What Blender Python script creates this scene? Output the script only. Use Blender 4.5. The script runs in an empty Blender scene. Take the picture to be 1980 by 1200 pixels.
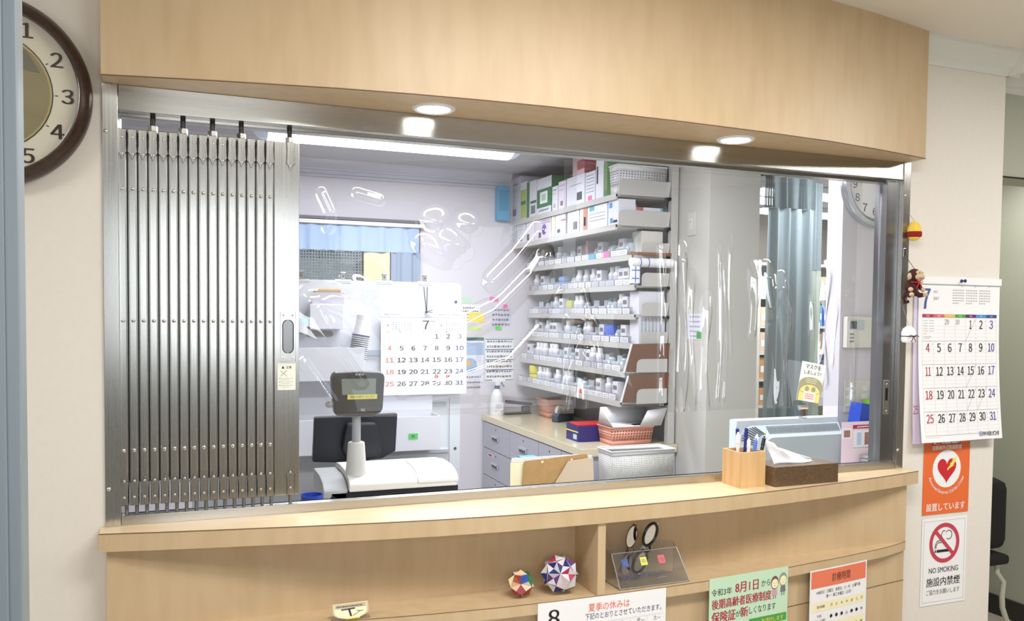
import bpy, bmesh, math, random
from mathutils import Vector, Matrix
random.seed(7)
PI = math.pi
SC = bpy.context.scene
COL = SC.collection

# ------------------------------------------------------------------ camera
CAM = Vector((0.1819, -2.0386, 1.5344))
YAW, PITCH, ROLL, FPX, PCY = 0.3683, 0.0394, -0.0108, 1604.5, 670.07
_f = Vector((math.sin(YAW)*math.cos(PITCH), math.cos(YAW)*math.cos(PITCH), -math.sin(PITCH)))
_r0 = Vector((math.cos(YAW), -math.sin(YAW), 0)); _d0 = _f.cross(_r0)
_r = _r0*math.cos(ROLL)+_d0*math.sin(ROLL); _d = -_r0*math.sin(ROLL)+_d0*math.cos(ROLL)
cd = bpy.data.cameras.new('camera'); cam = bpy.data.objects.new('camera', cd); COL.objects.link(cam)
rot = Matrix((( _r.x, -_d.x, -_f.x), (_r.y, -_d.y, -_f.y), (_r.z, -_d.z, -_f.z)))
cam.matrix_world = Matrix.Translation(CAM) @ rot.to_4x4()
cd.sensor_width = 36.0; cd.lens = 36.0*FPX/1980; cd.shift_y = (PCY-600)/1980; cd.clip_start = 0.02; cd.clip_end = 60
SC.camera = cam
# ------------------------------------------------------------------ colour management, world, lights
vs = SC.view_settings
vs.view_transform = 'Standard'; vs.look = 'None'; vs.gamma = 1.0; vs.use_curve_mapping = False
vs.exposure = -0.22
W = bpy.data.worlds.new('world'); SC.world = W; W.use_nodes = True
W.node_tree.nodes['Background'].inputs[0].default_value = (0.85, 0.92, 1.0, 1)
W.node_tree.nodes['Background'].inputs[1].default_value = 0.25
def area(name, loc, target, sx, sy, power, col=(1, 1, 1), parent=None):
    l = bpy.data.lights.new(name, 'AREA'); l.shape = 'RECTANGLE'; l.size = sx; l.size_y = sy; l.energy = power; l.color = col
    o = bpy.data.objects.new(name, l); COL.objects.link(o); o.location = loc
    o.rotation_euler = (Vector(target)-Vector(loc)).to_track_quat('-Z', 'Y').to_euler()
    if parent: o.parent = parent
    return o
WARM = (1.0, 0.98, 0.95); COOL = (0.915, 0.94, 1.0); DAY = (0.93, 0.97, 1.0)
# daylight through the two windows in the waiting room's rear wall
area('window_daylight', (2.2, -3.36, 1.55), (2.2, 0, 1.55), 1.9, 1.2, 6, DAY)
area('window_daylight', (-0.4, -3.36, 1.72), (-0.4, 0, 1.72), 2.3, 0.9, 40, DAY)
# waiting room ceiling lamps
for lx, ly in ((1.1, -1.15), (3.3, -1.15), (-1.5, -1.15)):
    area('ceiling_lamp_light', (lx, ly, 2.395), (lx, ly, 0), 1.2, 0.3, 36, WARM)
# office fluorescent, back-room lamp, and added fills without fixtures
area('office_lamp_and_fill', (1.2, 2.38, 2.385), (1.2, 2.38, 0), 1.3, 0.3, 36, COOL)
area('office_lamp_and_fill', (1.4, 0.75, 2.47), (1.4, 0.75, 0), 1.3, 0.3, 52, COOL)  # added fill to brighten the pillar and clock wall; no fixture here
area('back_room_light', (4.6, 3.0, 2.40), (4.6, 3.0, 0), 1.2, 0.15, 40, COOL)
area('back_room_light', (3.9, 1.75, 2.46), (3.9, 2.4, 0), 0.4, 0.3, 22, COOL)  # added light for the curtain's front side; no lamp hangs here
area('corridor_light', (3.7, 0.75, 2.27), (3.7, 0.75, 0), 0.4, 0.4, 7, WARM)

# ------------------------------------------------------------------ pixel -> place helpers (frame 1980 x 1200)
def _ray(px, py):
    return _r*((px-990)/FPX) + _d*((py-PCY)/FPX) + _f
def PY(px, py, y): d = _ray(px, py); return CAM + d*((y-CAM.y)/d.y)
def PZ(px, py, z): d = _ray(px, py); return CAM + d*((z-CAM.z)/d.z)
def PX(px, py, x): d = _ray(px, py); return CAM + d*((x-CAM.x)/d.x)

# ------------------------------------------------------------------ materials
def lin(c): return tuple(((v/255)/12.92 if v/255 <= 0.04045 else ((v/255+0.055)/1.055)**2.4) for v in c)
_M = {}
def mat(name, rgb=None, rough=0.5, metal=0.0, **k):
    if name in _M: return _M[name]
    m = bpy.data.materials.new(name); m.use_nodes = True; nt = m.node_tree; N = nt.nodes; L = nt.links
    b = N['Principled BSDF']; c = (*lin(rgb), 1)
    b.inputs['Base Color'].default_value = c; b.inputs['Roughness'].default_value = rough; b.inputs['Metallic'].default_value = metal
    if 'spec' in k: b.inputs['Specular IOR Level'].default_value = k['spec']
    if 'emit' in k:
        b.inputs['Emission Color'].default_value = (*k.get('ecol', (1, 1, 1)), 1); b.inputs['Emission Strength'].default_value = k['emit']
    if 'trans' in k: b.inputs['Transmission Weight'].default_value = k['trans']
    if 'alpha' in k: b.inputs['Alpha'].default_value = k['alpha']
    if 'coat' in k: b.inputs['Coat Weight'].default_value = k['coat']
    if 'noise' in k:   # (scale xyz, colour2, bump)
        sc, rgb2, bump = k['noise']
        tc = N.new('ShaderNodeTexCoord'); mp = N.new('ShaderNodeMapping'); nz = N.new('ShaderNodeTexNoise')
        mp.inputs['Scale'].default_value = sc; nz.inputs['Scale'].default_value = 1.0; nz.inputs['Detail'].default_value = k.get('detail', 5.0)
        L.new(tc.outputs['Object'], mp.inputs[0]); L.new(mp.outputs[0], nz.inputs[0])
        if rgb2:
            mx = N.new('ShaderNodeMixRGB'); mx.inputs[1].default_value = c; mx.inputs[2].default_value = (*lin(rgb2), 1)
            rp = N.new('ShaderNodeValToRGB'); rp.color_ramp.elements[0].position = 0.42; rp.color_ramp.elements[1].position = 0.66
            L.new(nz.outputs[0], rp.inputs[0]); L.new(rp.outputs[0], mx.inputs[0]); L.new(mx.outputs[0], b.inputs['Base Color'])
        if bump:
            bp = N.new('ShaderNodeBump'); bp.inputs['Strength'].default_value = bump; bp.inputs['Distance'].default_value = 0.002
            L.new(nz.outputs[0], bp.inputs['Height']); L.new(bp.outputs[0], b.inputs['Normal'])
    _M[name] = m; return m
def film_mat(name, tint, refl, rough=0.02, haze=0.0, bump=0.0):
    """clear plastic sheet: what lies behind shows through, Fresnel reflection on top, a little milky haze"""
    if name in _M: return _M[name]
    m = bpy.data.materials.new(name); m.use_nodes = True; nt = m.node_tree; N = nt.nodes; L = nt.links
    N.remove(N['Principled BSDF']); out = N['Material Output']
    t = N.new('ShaderNodeBsdfTransparent'); t.inputs[0].default_value = (*tint, 1)
    g = N.new('ShaderNodeBsdfGlossy'); g.inputs['Roughness'].default_value = rough
    fr = N.new('ShaderNodeFresnel'); fr.inputs['IOR'].default_value = 1.5
    mu = N.new('ShaderNodeMath'); mu.operation = 'MULTIPLY'; mu.use_clamp = True; mu.inputs[1].default_value = refl
    L.new(fr.outputs[0], mu.inputs[0])
    if bump:
        tc = N.new('ShaderNodeTexCoord'); nz = N.new('ShaderNodeTexNoise'); nz.inputs['Scale'].default_value = 9; nz.inputs['Detail'].default_value = 1.5
        bp = N.new('ShaderNodeBump'); bp.inputs['Strength'].default_value = bump; bp.inputs['Distance'].default_value = 0.01
        L.new(tc.outputs['Object'], nz.inputs[0]); L.new(nz.outputs[0], bp.inputs['Height']); L.new(bp.outputs[0], g.inputs['Normal'])
    base = t.outputs[0]
    if haze:
        df = N.new('ShaderNodeBsdfDiffuse'); df.inputs[0].default_value = (0.9, 0.92, 0.95, 1)
        m1 = N.new('ShaderNodeMixShader'); m1.inputs[0].default_value = haze
        L.new(t.outputs[0], m1.inputs[1]); L.new(df.outputs[0], m1.inputs[2]); base = m1.outputs[0]
    mx = N.new('ShaderNodeMixShader'); L.new(mu.outputs[0], mx.inputs[0]); L.new(base, mx.inputs[1]); L.new(g.outputs[0], mx.inputs[2])
    L.new(mx.outputs[0], out.inputs[0]); _M[name] = m; return m
def brushed(name, rgb, rough, stretch, tang):
    if name in _M: return _M[name]
    m = mat(name, rgb, rough, 1.0); nt = m.node_tree; N = nt.nodes; L = nt.links; b = N['Principled BSDF']
    b.inputs['Anisotropic'].default_value = 0.8; cx = N.new('ShaderNodeCombineXYZ')
    for i in range(3): cx.inputs[i].default_value = tang[i]
    L.new(cx.outputs[0], b.inputs['Tangent'])
    tc = N.new('ShaderNodeTexCoord'); mp = N.new('ShaderNodeMapping'); nz = N.new('ShaderNodeTexNoise')
    mp.inputs['Scale'].default_value = stretch; nz.inputs['Scale'].default_value = 1; nz.inputs['Detail'].default_value = 3
    mr = N.new('ShaderNodeMapRange'); mr.inputs[3].default_value = rough*0.8; mr.inputs[4].default_value = rough*1.25
    L.new(tc.outputs['Object'], mp.inputs[0]); L.new(mp.outputs[0], nz.inputs[0]); L.new(nz.outputs[0], mr.inputs[0]); L.new(mr.outputs[0], b.inputs['Roughness'])
    return m

WOOD = mat('maple_laminate', (205, 180, 144), 0.38, noise=((28, 28, 5), (198, 172, 135), 0.03))
WOODTOP = mat('maple_laminate_top', (216, 193, 157), 0.30, noise=((6, 30, 30), (210, 186, 149), 0.0))
EDGE = mat('laminate_seam', (120, 92, 60), 0.6)
WALLP = mat('cream_wallpaper', (228, 222, 213), 0.85, noise=((60, 60, 60), (226, 220, 210), 0.05))
CEILM = mat('ceiling_paper', (234, 229, 219), 0.9)
OFFW = mat('office_wallpaper', (214, 210, 216), 0.85)
OFFW2 = mat('pillar_wallpaper', (208, 206, 198), 0.85)
OFFC = mat('office_ceiling', (205, 205, 210), 0.9)
CORNICE = mat('white_cornice', (228, 229, 222), 0.5)
FLOORM = mat('vinyl_floor', (196, 188, 174), 0.35, noise=((8, 8, 8), (188, 180, 166), 0.0))
GREYGREEN = mat('corridor_wallpaper', (186, 188, 172), 0.85, noise=((80, 80, 80), (184, 186, 170), 0.06))
DARKBASE = mat('dark_skirting', (52, 50, 48), 0.6)
DOORBLUE = mat('blue_grey_door_paint', (132, 143, 150), 0.45)
STEEL = brushed('brushed_steel', (205, 205, 202), 0.27, (400, 400, 3), (1, 0, 0))
STEELH = brushed('brushed_steel_rail', (192, 190, 184), 0.25, (3, 300, 300), (0, 0, 1))
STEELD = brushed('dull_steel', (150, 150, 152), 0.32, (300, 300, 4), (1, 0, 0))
CHROME = mat('bright_steel', (225, 225, 225), 0.12, 1.0)
DARKM = mat('dark_steel_and_gap_shade', (60, 58, 56), 0.4, 0.8)
BLACK = mat('black_plastic', (22, 22, 24), 0.35)
SOFTBLACK = mat('black_matte', (28, 27, 28), 0.75)
INK = mat('black_ink', (30, 28, 30), 0.7)
GREYINK = mat('grey_ink', (120, 118, 122), 0.7)
PALEINK = mat('pale_grey_ink', (178, 178, 184), 0.7)
REDINK = mat('red_ink', (178, 36, 62), 0.7)
BLUEINK = mat('blue_ink', (46, 52, 120), 0.7)
ORANGEINK = mat('orange_ink', (232, 104, 62), 0.6)
SALMON = mat('salmon_ink', (232, 124, 92), 0.6)
PURPLEINK = mat('purple_ink', (88, 44, 104), 0.7)
GREENINK = mat('green_ink', (74, 160, 72), 0.6)
YELLOWINK = mat('yellow_ink', (244, 226, 92), 0.6)
PINKINK = mat('pink_ink', (244, 110, 178), 0.6)
SKYINK = mat('sky_blue_ink', (72, 142, 206), 0.6)
SANDINK = mat('sand_ink', (226, 178, 96), 0.6)
MAROONINK = mat('crimson_ink', (176, 50, 82), 0.6)
PAPER = mat('white_paper', (240, 240, 241), 0.7)
PAPERB = mat('bluish_paper', (226, 228, 240), 0.7)
MINT = mat('mint_paper', (196, 226, 196), 0.6)
CREAMP = mat('cream_paper', (246, 236, 196), 0.7)
LILACP = mat('lilac_paper', (214, 202, 224), 0.7)
WHITEPL = mat('white_plastic', (232, 232, 232), 0.35)
IVORY = mat('ivory_plastic', (218, 216, 206), 0.35)
REGW = mat('register_plastic', (224, 222, 214), 0.4)
REGG = mat('register_grey_plastic', (176, 178, 178), 0.5)
NAVYBLK = mat('blue_black_plastic', (34, 36, 46), 0.45)
MONI = mat('monitor_plastic', (208, 218, 224), 0.4)
MONID = mat('monitor_panel_plastic', (186, 196, 198), 0.45)
SLOT = mat('vent_slot_dark', (84, 90, 92), 0.8)
LCD = mat('lcd_screen', (132, 142, 132), 0.15)
LCDDARK = mat('dark_lcd', (58, 66, 66), 0.2)
CAB = mat('grey_steel_cabinet', (176, 178, 188), 0.45)
CABTOP = mat('beige_desk_laminate', (216, 206, 176), 0.12, spec=0.7)
SHELFM = mat('shelf_steel', (194, 192, 186), 0.45)
SHELFD = mat('shelf_back_steel', (150, 152, 158), 0.6)
BROWNCARD = mat('brown_card', (112, 74, 52), 0.7)
KRAFT = mat('kraft_card', (186, 148, 96), 0.75, noise=((30, 30, 30), (178, 140, 88), 0.05))
PINKPL = mat('pink_plastic', (222, 156, 136), 0.5)
BLUEPL = mat('blue_plastic', (40, 72, 178), 0.35)
GREENPL = mat('green_plastic', (112, 158, 44), 0.4)
BLUEPALE = mat('pale_blue_plastic', (96, 168, 206), 0.5)
VIAL = mat('vial_grey', (176, 188, 196), 0.15)
BOXW = mat('white_carton', (226, 226, 234), 0.6)
BOXG = mat('grey_carton', (196, 198, 208), 0.6)
TISSUE = mat('tissue_paper', (246, 246, 248), 0.9)
PENWOOD = mat('pen_cup_wood', (218, 180, 130), 0.5, noise=((60, 60, 4), (208, 168, 116), 0.05))
CLOCKWOOD = mat('dark_brown_rim', (48, 30, 24), 0.28, noise=((90, 90, 90), (62, 40, 30), 0.0))
CLOCKFACE = mat('cream_dial', (232, 226, 206), 0.5)
CLOCKIN = mat('bronze_inner_dial', (150, 138, 104), 0.45)
SILVER = mat('silver_rim', (196, 200, 206), 0.25, 0.8)
FILM = film_mat('clear_vinyl', (0.965, 0.97, 0.98), 3.4, 0.015, 0.035, 0.0)
ACRYL = film_mat('clear_acrylic', (0.95, 0.955, 0.955), 0.6, 0.03, 0.03)
ACRYLEDGE = film_mat('acrylic_edge', (0.85, 0.88, 0.88), 5.0, 0.15, 0.35)
MILKY = film_mat('milky_plastic', (0.9, 0.9, 0.93), 1.5, 0.2, 0.45)
LENSM = film_mat('spectacle_lens', (0.95, 0.95, 0.95), 1.5, 0.02, 0.0)
GLASSM = film_mat('clock_glass', (0.98, 0.98, 0.98), 1.3, 0.01, 0.0)
LAMPM = mat('lamp_diffuser', (255, 255, 255), 0.4, emit=14.0, ecol=(1, 0.98, 0.95))
FLUO = mat('fluorescent_cover', (255, 255, 255), 0.4, emit=7.0, ecol=(0.9, 0.94, 1))
FLUOEND = mat('fluorescent_end_cap', (214, 226, 246), 0.4, emit=0.25, ecol=(0.8, 0.88, 1))
CURT = mat('blue_grey_curtain', (150, 164, 168), 0.8)
CURTM = mat('curtain_mesh', (112, 122, 124), 0.8)
CURTG = mat('pale_green_curtain', (192, 204, 190), 0.8)
CURTB = mat('pale_blue_curtain', (168, 190, 222), 0.8)

# ------------------------------------------------------------------ mesh builder
class MB:
    def __init__(s): s.v = []; s.f = []; s.m = []; s.mats = []
    def mi(s, m):
        if m not in s.mats: s.mats.append(m)
        return s.mats.index(m)
    def raw(s, vs, fs, m):
        o = len(s.v); k = s.mi(m); s.v += [tuple(p) for p in vs]
        for f in fs: s.f.append([i+o for i in f]); s.m.append(k)
        return s
    def box(s, x0, x1, y0, y1, z0, z1, m, bev=0.0, rz=0.0, piv=None, T=None):
        bm = bmesh.new(); bmesh.ops.create_cube(bm, size=1.0)
        for v in bm.verts: v.co = Vector(((x0+x1)/2+v.co.x*(x1-x0), (y0+y1)/2+v.co.y*(y1-y0), (z0+z1)/2+v.co.z*(z1-z0)))
        if bev: bmesh.ops.bevel(bm, geom=bm.edges[:], offset=bev, segments=2, profile=0.5, affect='EDGES')
        return s.bm(bm, m, rz, piv, T)
    def bm(s, bm, m, rz=0.0, piv=None, T=None):
        if rz:
            p = Vector(piv or (0, 0, 0)); R = Matrix.Translation(p) @ Matrix.Rotation(rz, 4, 'Z') @ Matrix.Translation(-p); bm.transform(R)
        if T is not None: bm.transform(T)
        bm.verts.index_update()
        s.raw([v.co.copy() for v in bm.verts], [[v.index for v in f.verts] for f in bm.faces], m); bm.free(); return s
    def prism(s, pts, a0, a1, m, axis='z', bev=0.0):
        """polygon extruded along an axis; pts are the two other coordinates, in x,y,z order"""
        bm = bmesh.new()
        def mk(p, a): return (p[0], p[1], a) if axis == 'z' else ((p[0], a, p[1]) if axis == 'y' else (a, p[0], p[1]))
        A = [bm.verts.new(mk(p, a0)) for p in pts]; B = [bm.verts.new(mk(p, a1)) for p in pts]; n = len(pts)
        bm.faces.new(A); bm.faces.new(B[::-1])
        for i in range(n): bm.faces.new((A[(i+1) % n], A[i], B[i], B[(i+1) % n]))
        bmesh.ops.recalc_face_normals(bm, faces=bm.faces[:])
        if bev:
            es = [e for e in bm.edges if len(e.link_faces) == 2 and e.calc_face_angle(0) > 0.5]
            bmesh.ops.bevel(bm, geom=es, offset=bev, segments=2, profile=0.5, affect='EDGES')
        return s.bm(bm, m)
    def tube(s, path, r, m, n=8, cap=True):
        P = [Vector(p) for p in path]; rs = r if isinstance(r, (list, tuple)) else [r]*len(P)
        vs = []; fs = []; ref = None
        for i, p in enumerate(P):
            t = (P[min(i+1, len(P)-1)]-P[max(i-1, 0)]).normalized()
            if ref is None: ref = Vector((0, 0, 1)) if abs(t.z) < 0.9 else Vector((1, 0, 0))
            a = t.cross(ref).normalized(); b = t.cross(a); ref = -b if False else ref
            for k in range(n):
                q = 2*PI*k/n; vs.append(p+a*(math.cos(q)*rs[i])+b*(math.sin(q)*rs[i]))
        for i in range(len(P)-1):
            for k in range(n):
                k2 = (k+1) % n; fs.append((i*n+k, i*n+k2, (i+1)*n+k2, (i+1)*n+k))
        if cap: fs.append(tuple(range(n))[::-1]); fs.append(tuple((len(P)-1)*n+k for k in range(n)))
        return s.raw(vs, fs, m)
    def cyl(s, a, b, r, m, n=16, r2=None): return s.tube([a, b], [r, r if r2 is None else r2], m, n)
    def lathe(s, prof, c, m, n=32, axis='z', ph=0.0):
        vs = []; fs = []
        for r, h in prof:
            for k in range(n):
                q = 2*PI*k/n+ph; u, w = r*math.cos(q), r*math.sin(q)
                vs.append((c[0]+u, c[1]+w, c[2]+h) if axis == 'z' else ((c[0]+u, c[1]-h, c[2]+w) if axis == 'y' else (c[0]-h, c[1]+u, c[2]+w)))
        for i in range(len(prof)-1):
            for k in range(n):
                k2 = (k+1) % n; fs.append((i*n+k, i*n+k2, (i+1)*n+k2, (i+1)*n+k))
        return s.raw(vs, fs, m)
    def ball(s, c, r, m, n=16, h=10):
        R = r if isinstance(r, (list, tuple)) else (r, r, r); bm = bmesh.new(); bmesh.ops.create_uvsphere(bm, u_segments=n, v_segments=h, radius=1)
        for v in bm.verts: v.co = Vector((c[0]+v.co.x*R[0], c[1]+v.co.y*R[1], c[2]+v.co.z*R[2]))
        return s.bm(bm, m)
    def quad(s, a, b, c, d, m): return s.raw([a, b, c, d], [(0, 1, 2, 3)], m)
    def build(s, name, parent=None, loc=(0, 0, 0), rz=0.0, ang=35, label=None, solid=0.0):
        me = bpy.data.meshes.new(name); me.from_pydata(s.v, [], s.f)
        for m in s.mats: me.materials.append(m)
        me.polygons.foreach_set('material_index', s.m)
        me.polygons.foreach_set('use_smooth', [True]*len(s.f)); me.update()
        try: me.set_sharp_from_angle(angle=math.radians(ang))
        except Exception: pass
        o = bpy.data.objects.new(name, me); COL.objects.link(o)
        if 12 < len(s.f) < 4000 and ang < 100:
            wn = o.modifiers.new('weighted_normals', 'WEIGHTED_NORMAL'); wn.keep_sharp = True; wn.weight = 90
        if solid:
            md = o.modifiers.new('thickness', 'SOLIDIFY'); md.thickness = solid; md.offset = 0
        if parent: o.parent = parent
        else: o.location = loc; o.rotation_euler = (0, 0, rz)
        if label: o['label'] = label
        return o
def tag(o, label, cat, group=None, kind=None):
    o['label'] = label; o['category'] = cat
    if group: o['group'] = group
    if kind: o['kind'] = kind
    return o
def thing(name, label, cat, loc=(0, 0, 0), rz=0.0, group=None, kind=None):
    o = bpy.data.objects.new(name, None); COL.objects.link(o); o.empty_display_size = 0.05
    o.location = loc; o.rotation_euler = (0, 0, rz); return tag(o, label, cat, group, kind)
def struct(o): o['kind'] = 'structure'; return o
def _kids(o): return [c for c in bpy.data.objects if c.parent == o]
def dup(o, loc=None, rz=None, label=None, parent=None):
    c = o.copy(); COL.objects.link(c)
    if parent: c.parent = parent
    if loc is not None: c.location = loc
    if rz is not None: c.rotation_euler = (0, 0, rz)
    if label: c['label'] = label
    for k in _kids(o): dup(k, parent=c)
    return c

# ------------------------------------------------------------------ flat printed sheets
_TX = {}
def text_mesh(t, bold):
    if (t, bold) in _TX: return _TX[(t, bold)]
    if t.isdigit() and t.isascii():     # digits with a flagged 1, set tight
        vs = []; fs = []; x = 0.0
        for ch in t:
            gv, gf = text_mesh(chr(ord(ch)+0xFEE0), 0.0); a = min(p.x for p in gv); c = max(p.x for p in gv); o = len(vs)
            vs += [Vector((p.x-a+x, p.y, 0)) for p in gv]; fs += [tuple(i+o for i in f) for f in gf]; x += c-a+.09
        _TX[(t, bold)] = (vs, fs); return vs, fs
    c = bpy.data.curves.new('lettering', 'FONT'); c.body = t; c.size = 1.0; c.resolution_u = 3; c.offset = bold; c.fill_mode = 'FRONT' if hasattr(c, 'fill_mode') else c.fill_mode
    o = bpy.data.objects.new('lettering', c); COL.objects.link(o)
    dg = bpy.context.evaluated_depsgraph_get(); me = bpy.data.meshes.new_from_object(o.evaluated_get(dg))
    vs = [v.co.copy() for v in me.vertices]; fs = [tuple(p.vertices) for p in me.polygons]
    bpy.data.objects.remove(o); bpy.data.curves.remove(c); bpy.data.meshes.remove(me)
    _TX[(t, bold)] = (vs, fs); return vs, fs
class Sheet(MB):
    """u to the right, v down, from the top-left corner; local x = u, z = -v, y = -(bend)-layer"""
    def __init__(s, w, h, paper=None, bend=None, thick=0.0006, nu=1, nv=1, eps=0.0003, shear=None):
        super().__init__(); s.bent = bend is not None; s.w = w; s.h = h; s.bend = bend or (lambda u, v: 0.0); s.eps = eps
        if paper: s.grid(0, 0, w, h, paper, 0, nu, nv); s.grid(0, 0, w, h, paper, -thick/eps, nu, nv, True)
        if paper:
            e = [(i*w/nu, 0) for i in range(nu+1)]+[(w, j*h/nv) for j in range(1, nv+1)]+[((nu-i)*w/nu, h) for i in range(1, nu+1)]+[(0, (nv-j)*h/nv) for j in range(1, nv+1)]
            for a, b in zip(e, e[1:]): s.quad(s.p(*a, 0), s.p(*a, -thick/eps), s.p(*b, -thick/eps), s.p(*b, 0), paper)
    def p(s, u, v, l): return (u, -s.bend(u, v)-l*s.eps, -v)
    def grid(s, u0, v0, u1, v1, m, l, nu=1, nv=1, flip=False):
        vs = [s.p(u0+(u1-u0)*i/nu, v0+(v1-v0)*j/nv, l) for j in range(nv+1) for i in range(nu+1)]
        fs = []
        for j in range(nv):
            for i in range(nu):
                a = j*(nu+1)+i; q = (a, a+nu+1, a+nu+2, a+1); fs.append(q[::-1] if flip else q)
        return s.raw(vs, fs, m)
    def rect(s, u0, v0, u1, v1, m, l=1, n=1):
        q = lambda d: max(1, min(40, int(abs(d)/.008))) if s.bent else 1
        return s.grid(u0, v0, u1, v1, m, l, q(u1-u0), q(v1-v0))
    def poly(s, pts, m, l=1): return s.raw([s.p(u, v, l) for u, v in pts], [tuple(range(len(pts)))[::-1]], m)
    def disc(s, u, v, r, m, l=1, n=24, r2=None):
        r2 = r if r2 is None else r2; return s.poly([(u+r*math.cos(2*PI*k/n), v+r2*math.sin(2*PI*k/n)) for k in range(n)], m, l)
    def ring(s, u, v, r0, r1, m, l=1, n=40, a0=0, a1=2*PI):
        vs = []; fs = []
        for k in range(n+1):
            q = a0+(a1-a0)*k/n; vs += [s.p(u+r0*math.cos(q), v+r0*math.sin(q), l), s.p(u+r1*math.cos(q), v+r1*math.sin(q), l)]
        for k in range(n): fs.append((2*k, 2*k+2, 2*k+3, 2*k+1))
        return s.raw(vs, fs, m)
    def line(s, u0, v0, u1, v1, t, m, l=1):
        d = math.hypot(u1-u0, v1-v0); k = int(d/.012) if s.bent else 1
        if k > 1:
            for i in range(k): s.line(u0+(u1-u0)*i/k, v0+(v1-v0)*i/k, u0+(u1-u0)*(i+1)/k, v0+(v1-v0)*(i+1)/k, t, m, l) if d/k < d*.99 else None
            return s
        nx, ny = -(v1-v0)/d*t/2, (u1-u0)/d*t/2
        return s.poly([(u0+nx, v0+ny), (u0-nx, v0-ny), (u1-nx, v1-ny), (u1+nx, v1+ny)], m, l)
    def path(s, pts, t, m, l=1):
        for a, b in zip(pts, pts[1:]): s.line(*a, *b, t, m, l)
        return s
    def text(s, t, u, v, h, m, l=1, al='c', bold=0.0, wid=None, fit=None):
        """v is the middle of the line; h the character height; wid a width factor; fit a total width"""
        if bold:   # heavier strokes: the same line struck again a hair to each side
            d = h*bold*.9
            for i, q in enumerate((-d, 0, d)): s.text(t, u+q, v, h, m, l+.2*i, al, 0.0, wid, fit)
            return s
        vs, fs = text_mesh(t, 0.0)
        if not vs: return s
        x0 = min(p.x for p in vs); x1 = max(p.x for p in vs); y0 = min(p.y for p in vs); y1 = max(p.y for p in vs)
        k = h/max(y1-y0, 1e-6); kx = k*(wid or 1.0)
        if fit: kx = fit/max(x1-x0, 1e-6)
        W_ = (x1-x0)*kx; ou = u-W_/2 if al == 'c' else (u if al == 'l' else u-W_)
        return s.raw([s.p(ou+(p.x-x0)*kx, v+h/2-(p.y-y0)*k, l) for p in vs], fs, m)
    def fake(s, u0, v, u1, t, m, l=1, seed=0):
        """a line of print too small to read: short strokes"""
        r = random.Random(seed+int(u0*1e4)+int(v*1e5)); u = u0
        while u < u1:
            w = t*r.uniform(0.5, 1.3); s.rect(u, v-t/2*r.uniform(.6, 1), min(u+w, u1), v+t/2*r.uniform(.6, 1), m, l); u += w+t*0.35
        return s

# ================================================================== THE SETTING
ZC = 2.422      # waiting-room ceiling
ZO = 2.49       # office ceiling
FW = 2.325      # width of the serving hatch
Z0, Z1 = 1.05, 2.03
XE = 2.737      # free end of the front wall
def simple(name, boxes, m, bev=0.0):
    b = MB()
    for q in boxes: b.box(*q, m, bev)
    return struct(b.build(name))
WT = 0.12
simple('floor', [(-3.2, 6.2, -3.4, 5.0, -0.05, 0.0)], FLOORM)
simple('ceiling', [(-3.2, 6.2, -3.4, 0.0, ZC, ZC+0.05)], CEILM)
# front wall with the hatch opening, office-side lining in its own wallpaper
b = MB()
for q in ((-3.2, 0.0, 0.0, WT, 0, ZO), (FW, XE, 0.0, WT, 0, ZO), (0.0, FW, 0.0, WT, 0, 1.0), (0.0, FW, 0.0, WT, Z1, ZO)): b.box(*q, WALLP)
struct(b.build('wall_front'))
# rear wall of the waiting room with two window openings, side walls
b = MB()
for q in ((-3.2, -1.6, -3.4, -3.3, 0, ZC), (0.8, 1.2, -3.4, -3.3, 0, ZC), (3.2, 6.2, -3.4, -3.3, 0, ZC), (-1.6, 0.8, -3.4, -3.3, 0, 0.8), (1.2, 3.2, -3.4, -3.3, 0, 0.8),
          (-1.6, 0.8, -3.4, -3.3, 2.2, ZC), (1.2, 3.2, -3.4, -3.3, 2.2, ZC)): b.box(*q, mat('tan_rear_wall', (150, 140, 124), .85))
struct(b.build('wall_rear'))
simple('wall_added_block', [(-3.2, 6.2, -3.3, -2.55, 2.2, ZC-.0005)], mat('added_block_brown', (104, 90, 74), .6))  # added unseen dark block, reflected as the dark upper band in the steel
for x0, wd in ((-1.6, 2.4), (1.2, 2.0)):
    b = MB()
    for q in ((x0, x0+wd, -3.37, -3.33, 0.8, 0.84), (x0, x0+wd, -3.37, -3.33, 2.16, 2.2), (x0, x0+.04, -3.37, -3.33, 0.84, 2.16), (x0+wd-.04, x0+wd, -3.37, -3.33, 0.84, 2.16), (x0+wd/2-.02, x0+wd/2+.02, -3.31, -3.28, 0.84, 2.16)): b.box(*q, SILVER)
    struct(b.build('window_3' if x0 < 0 else 'window_4'))
simple('wall_left', [(-3.3, -3.2, -3.4, 5.0, 0, ZO)], WALLP)
simple('wall_right', [(6.2, 6.3, -3.4, 5.0, 0, ZO)], WALLP)
# maple-clad bulkhead above the hatch, bowed in plan like the counter
def bow(t): return None
HDR = [(0.004, -0.065), (0.10, -0.085), (0.22, -0.110), (0.36, -0.135), (0.494, -0.158), (0.65, -0.176), (0.82, -0.189), (0.98, -0.195), (1.15, -0.196), (1.35, -0.192), (1.60, -0.178), (1.855, -0.155), (2.05, -0.125), (2.20, -0.096), (2.314, -0.070)]
b = MB(); b.prism(HDR+[(2.314, 0.0), (0.004, 0.0)], Z1, ZC, WOOD)
b.tube([(x, y-0.0006, Z1+0.001) for x, y in HDR], 0.0014, EDGE, 6)
struct(b.build('wall_bulkhead', ang=25))
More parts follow.
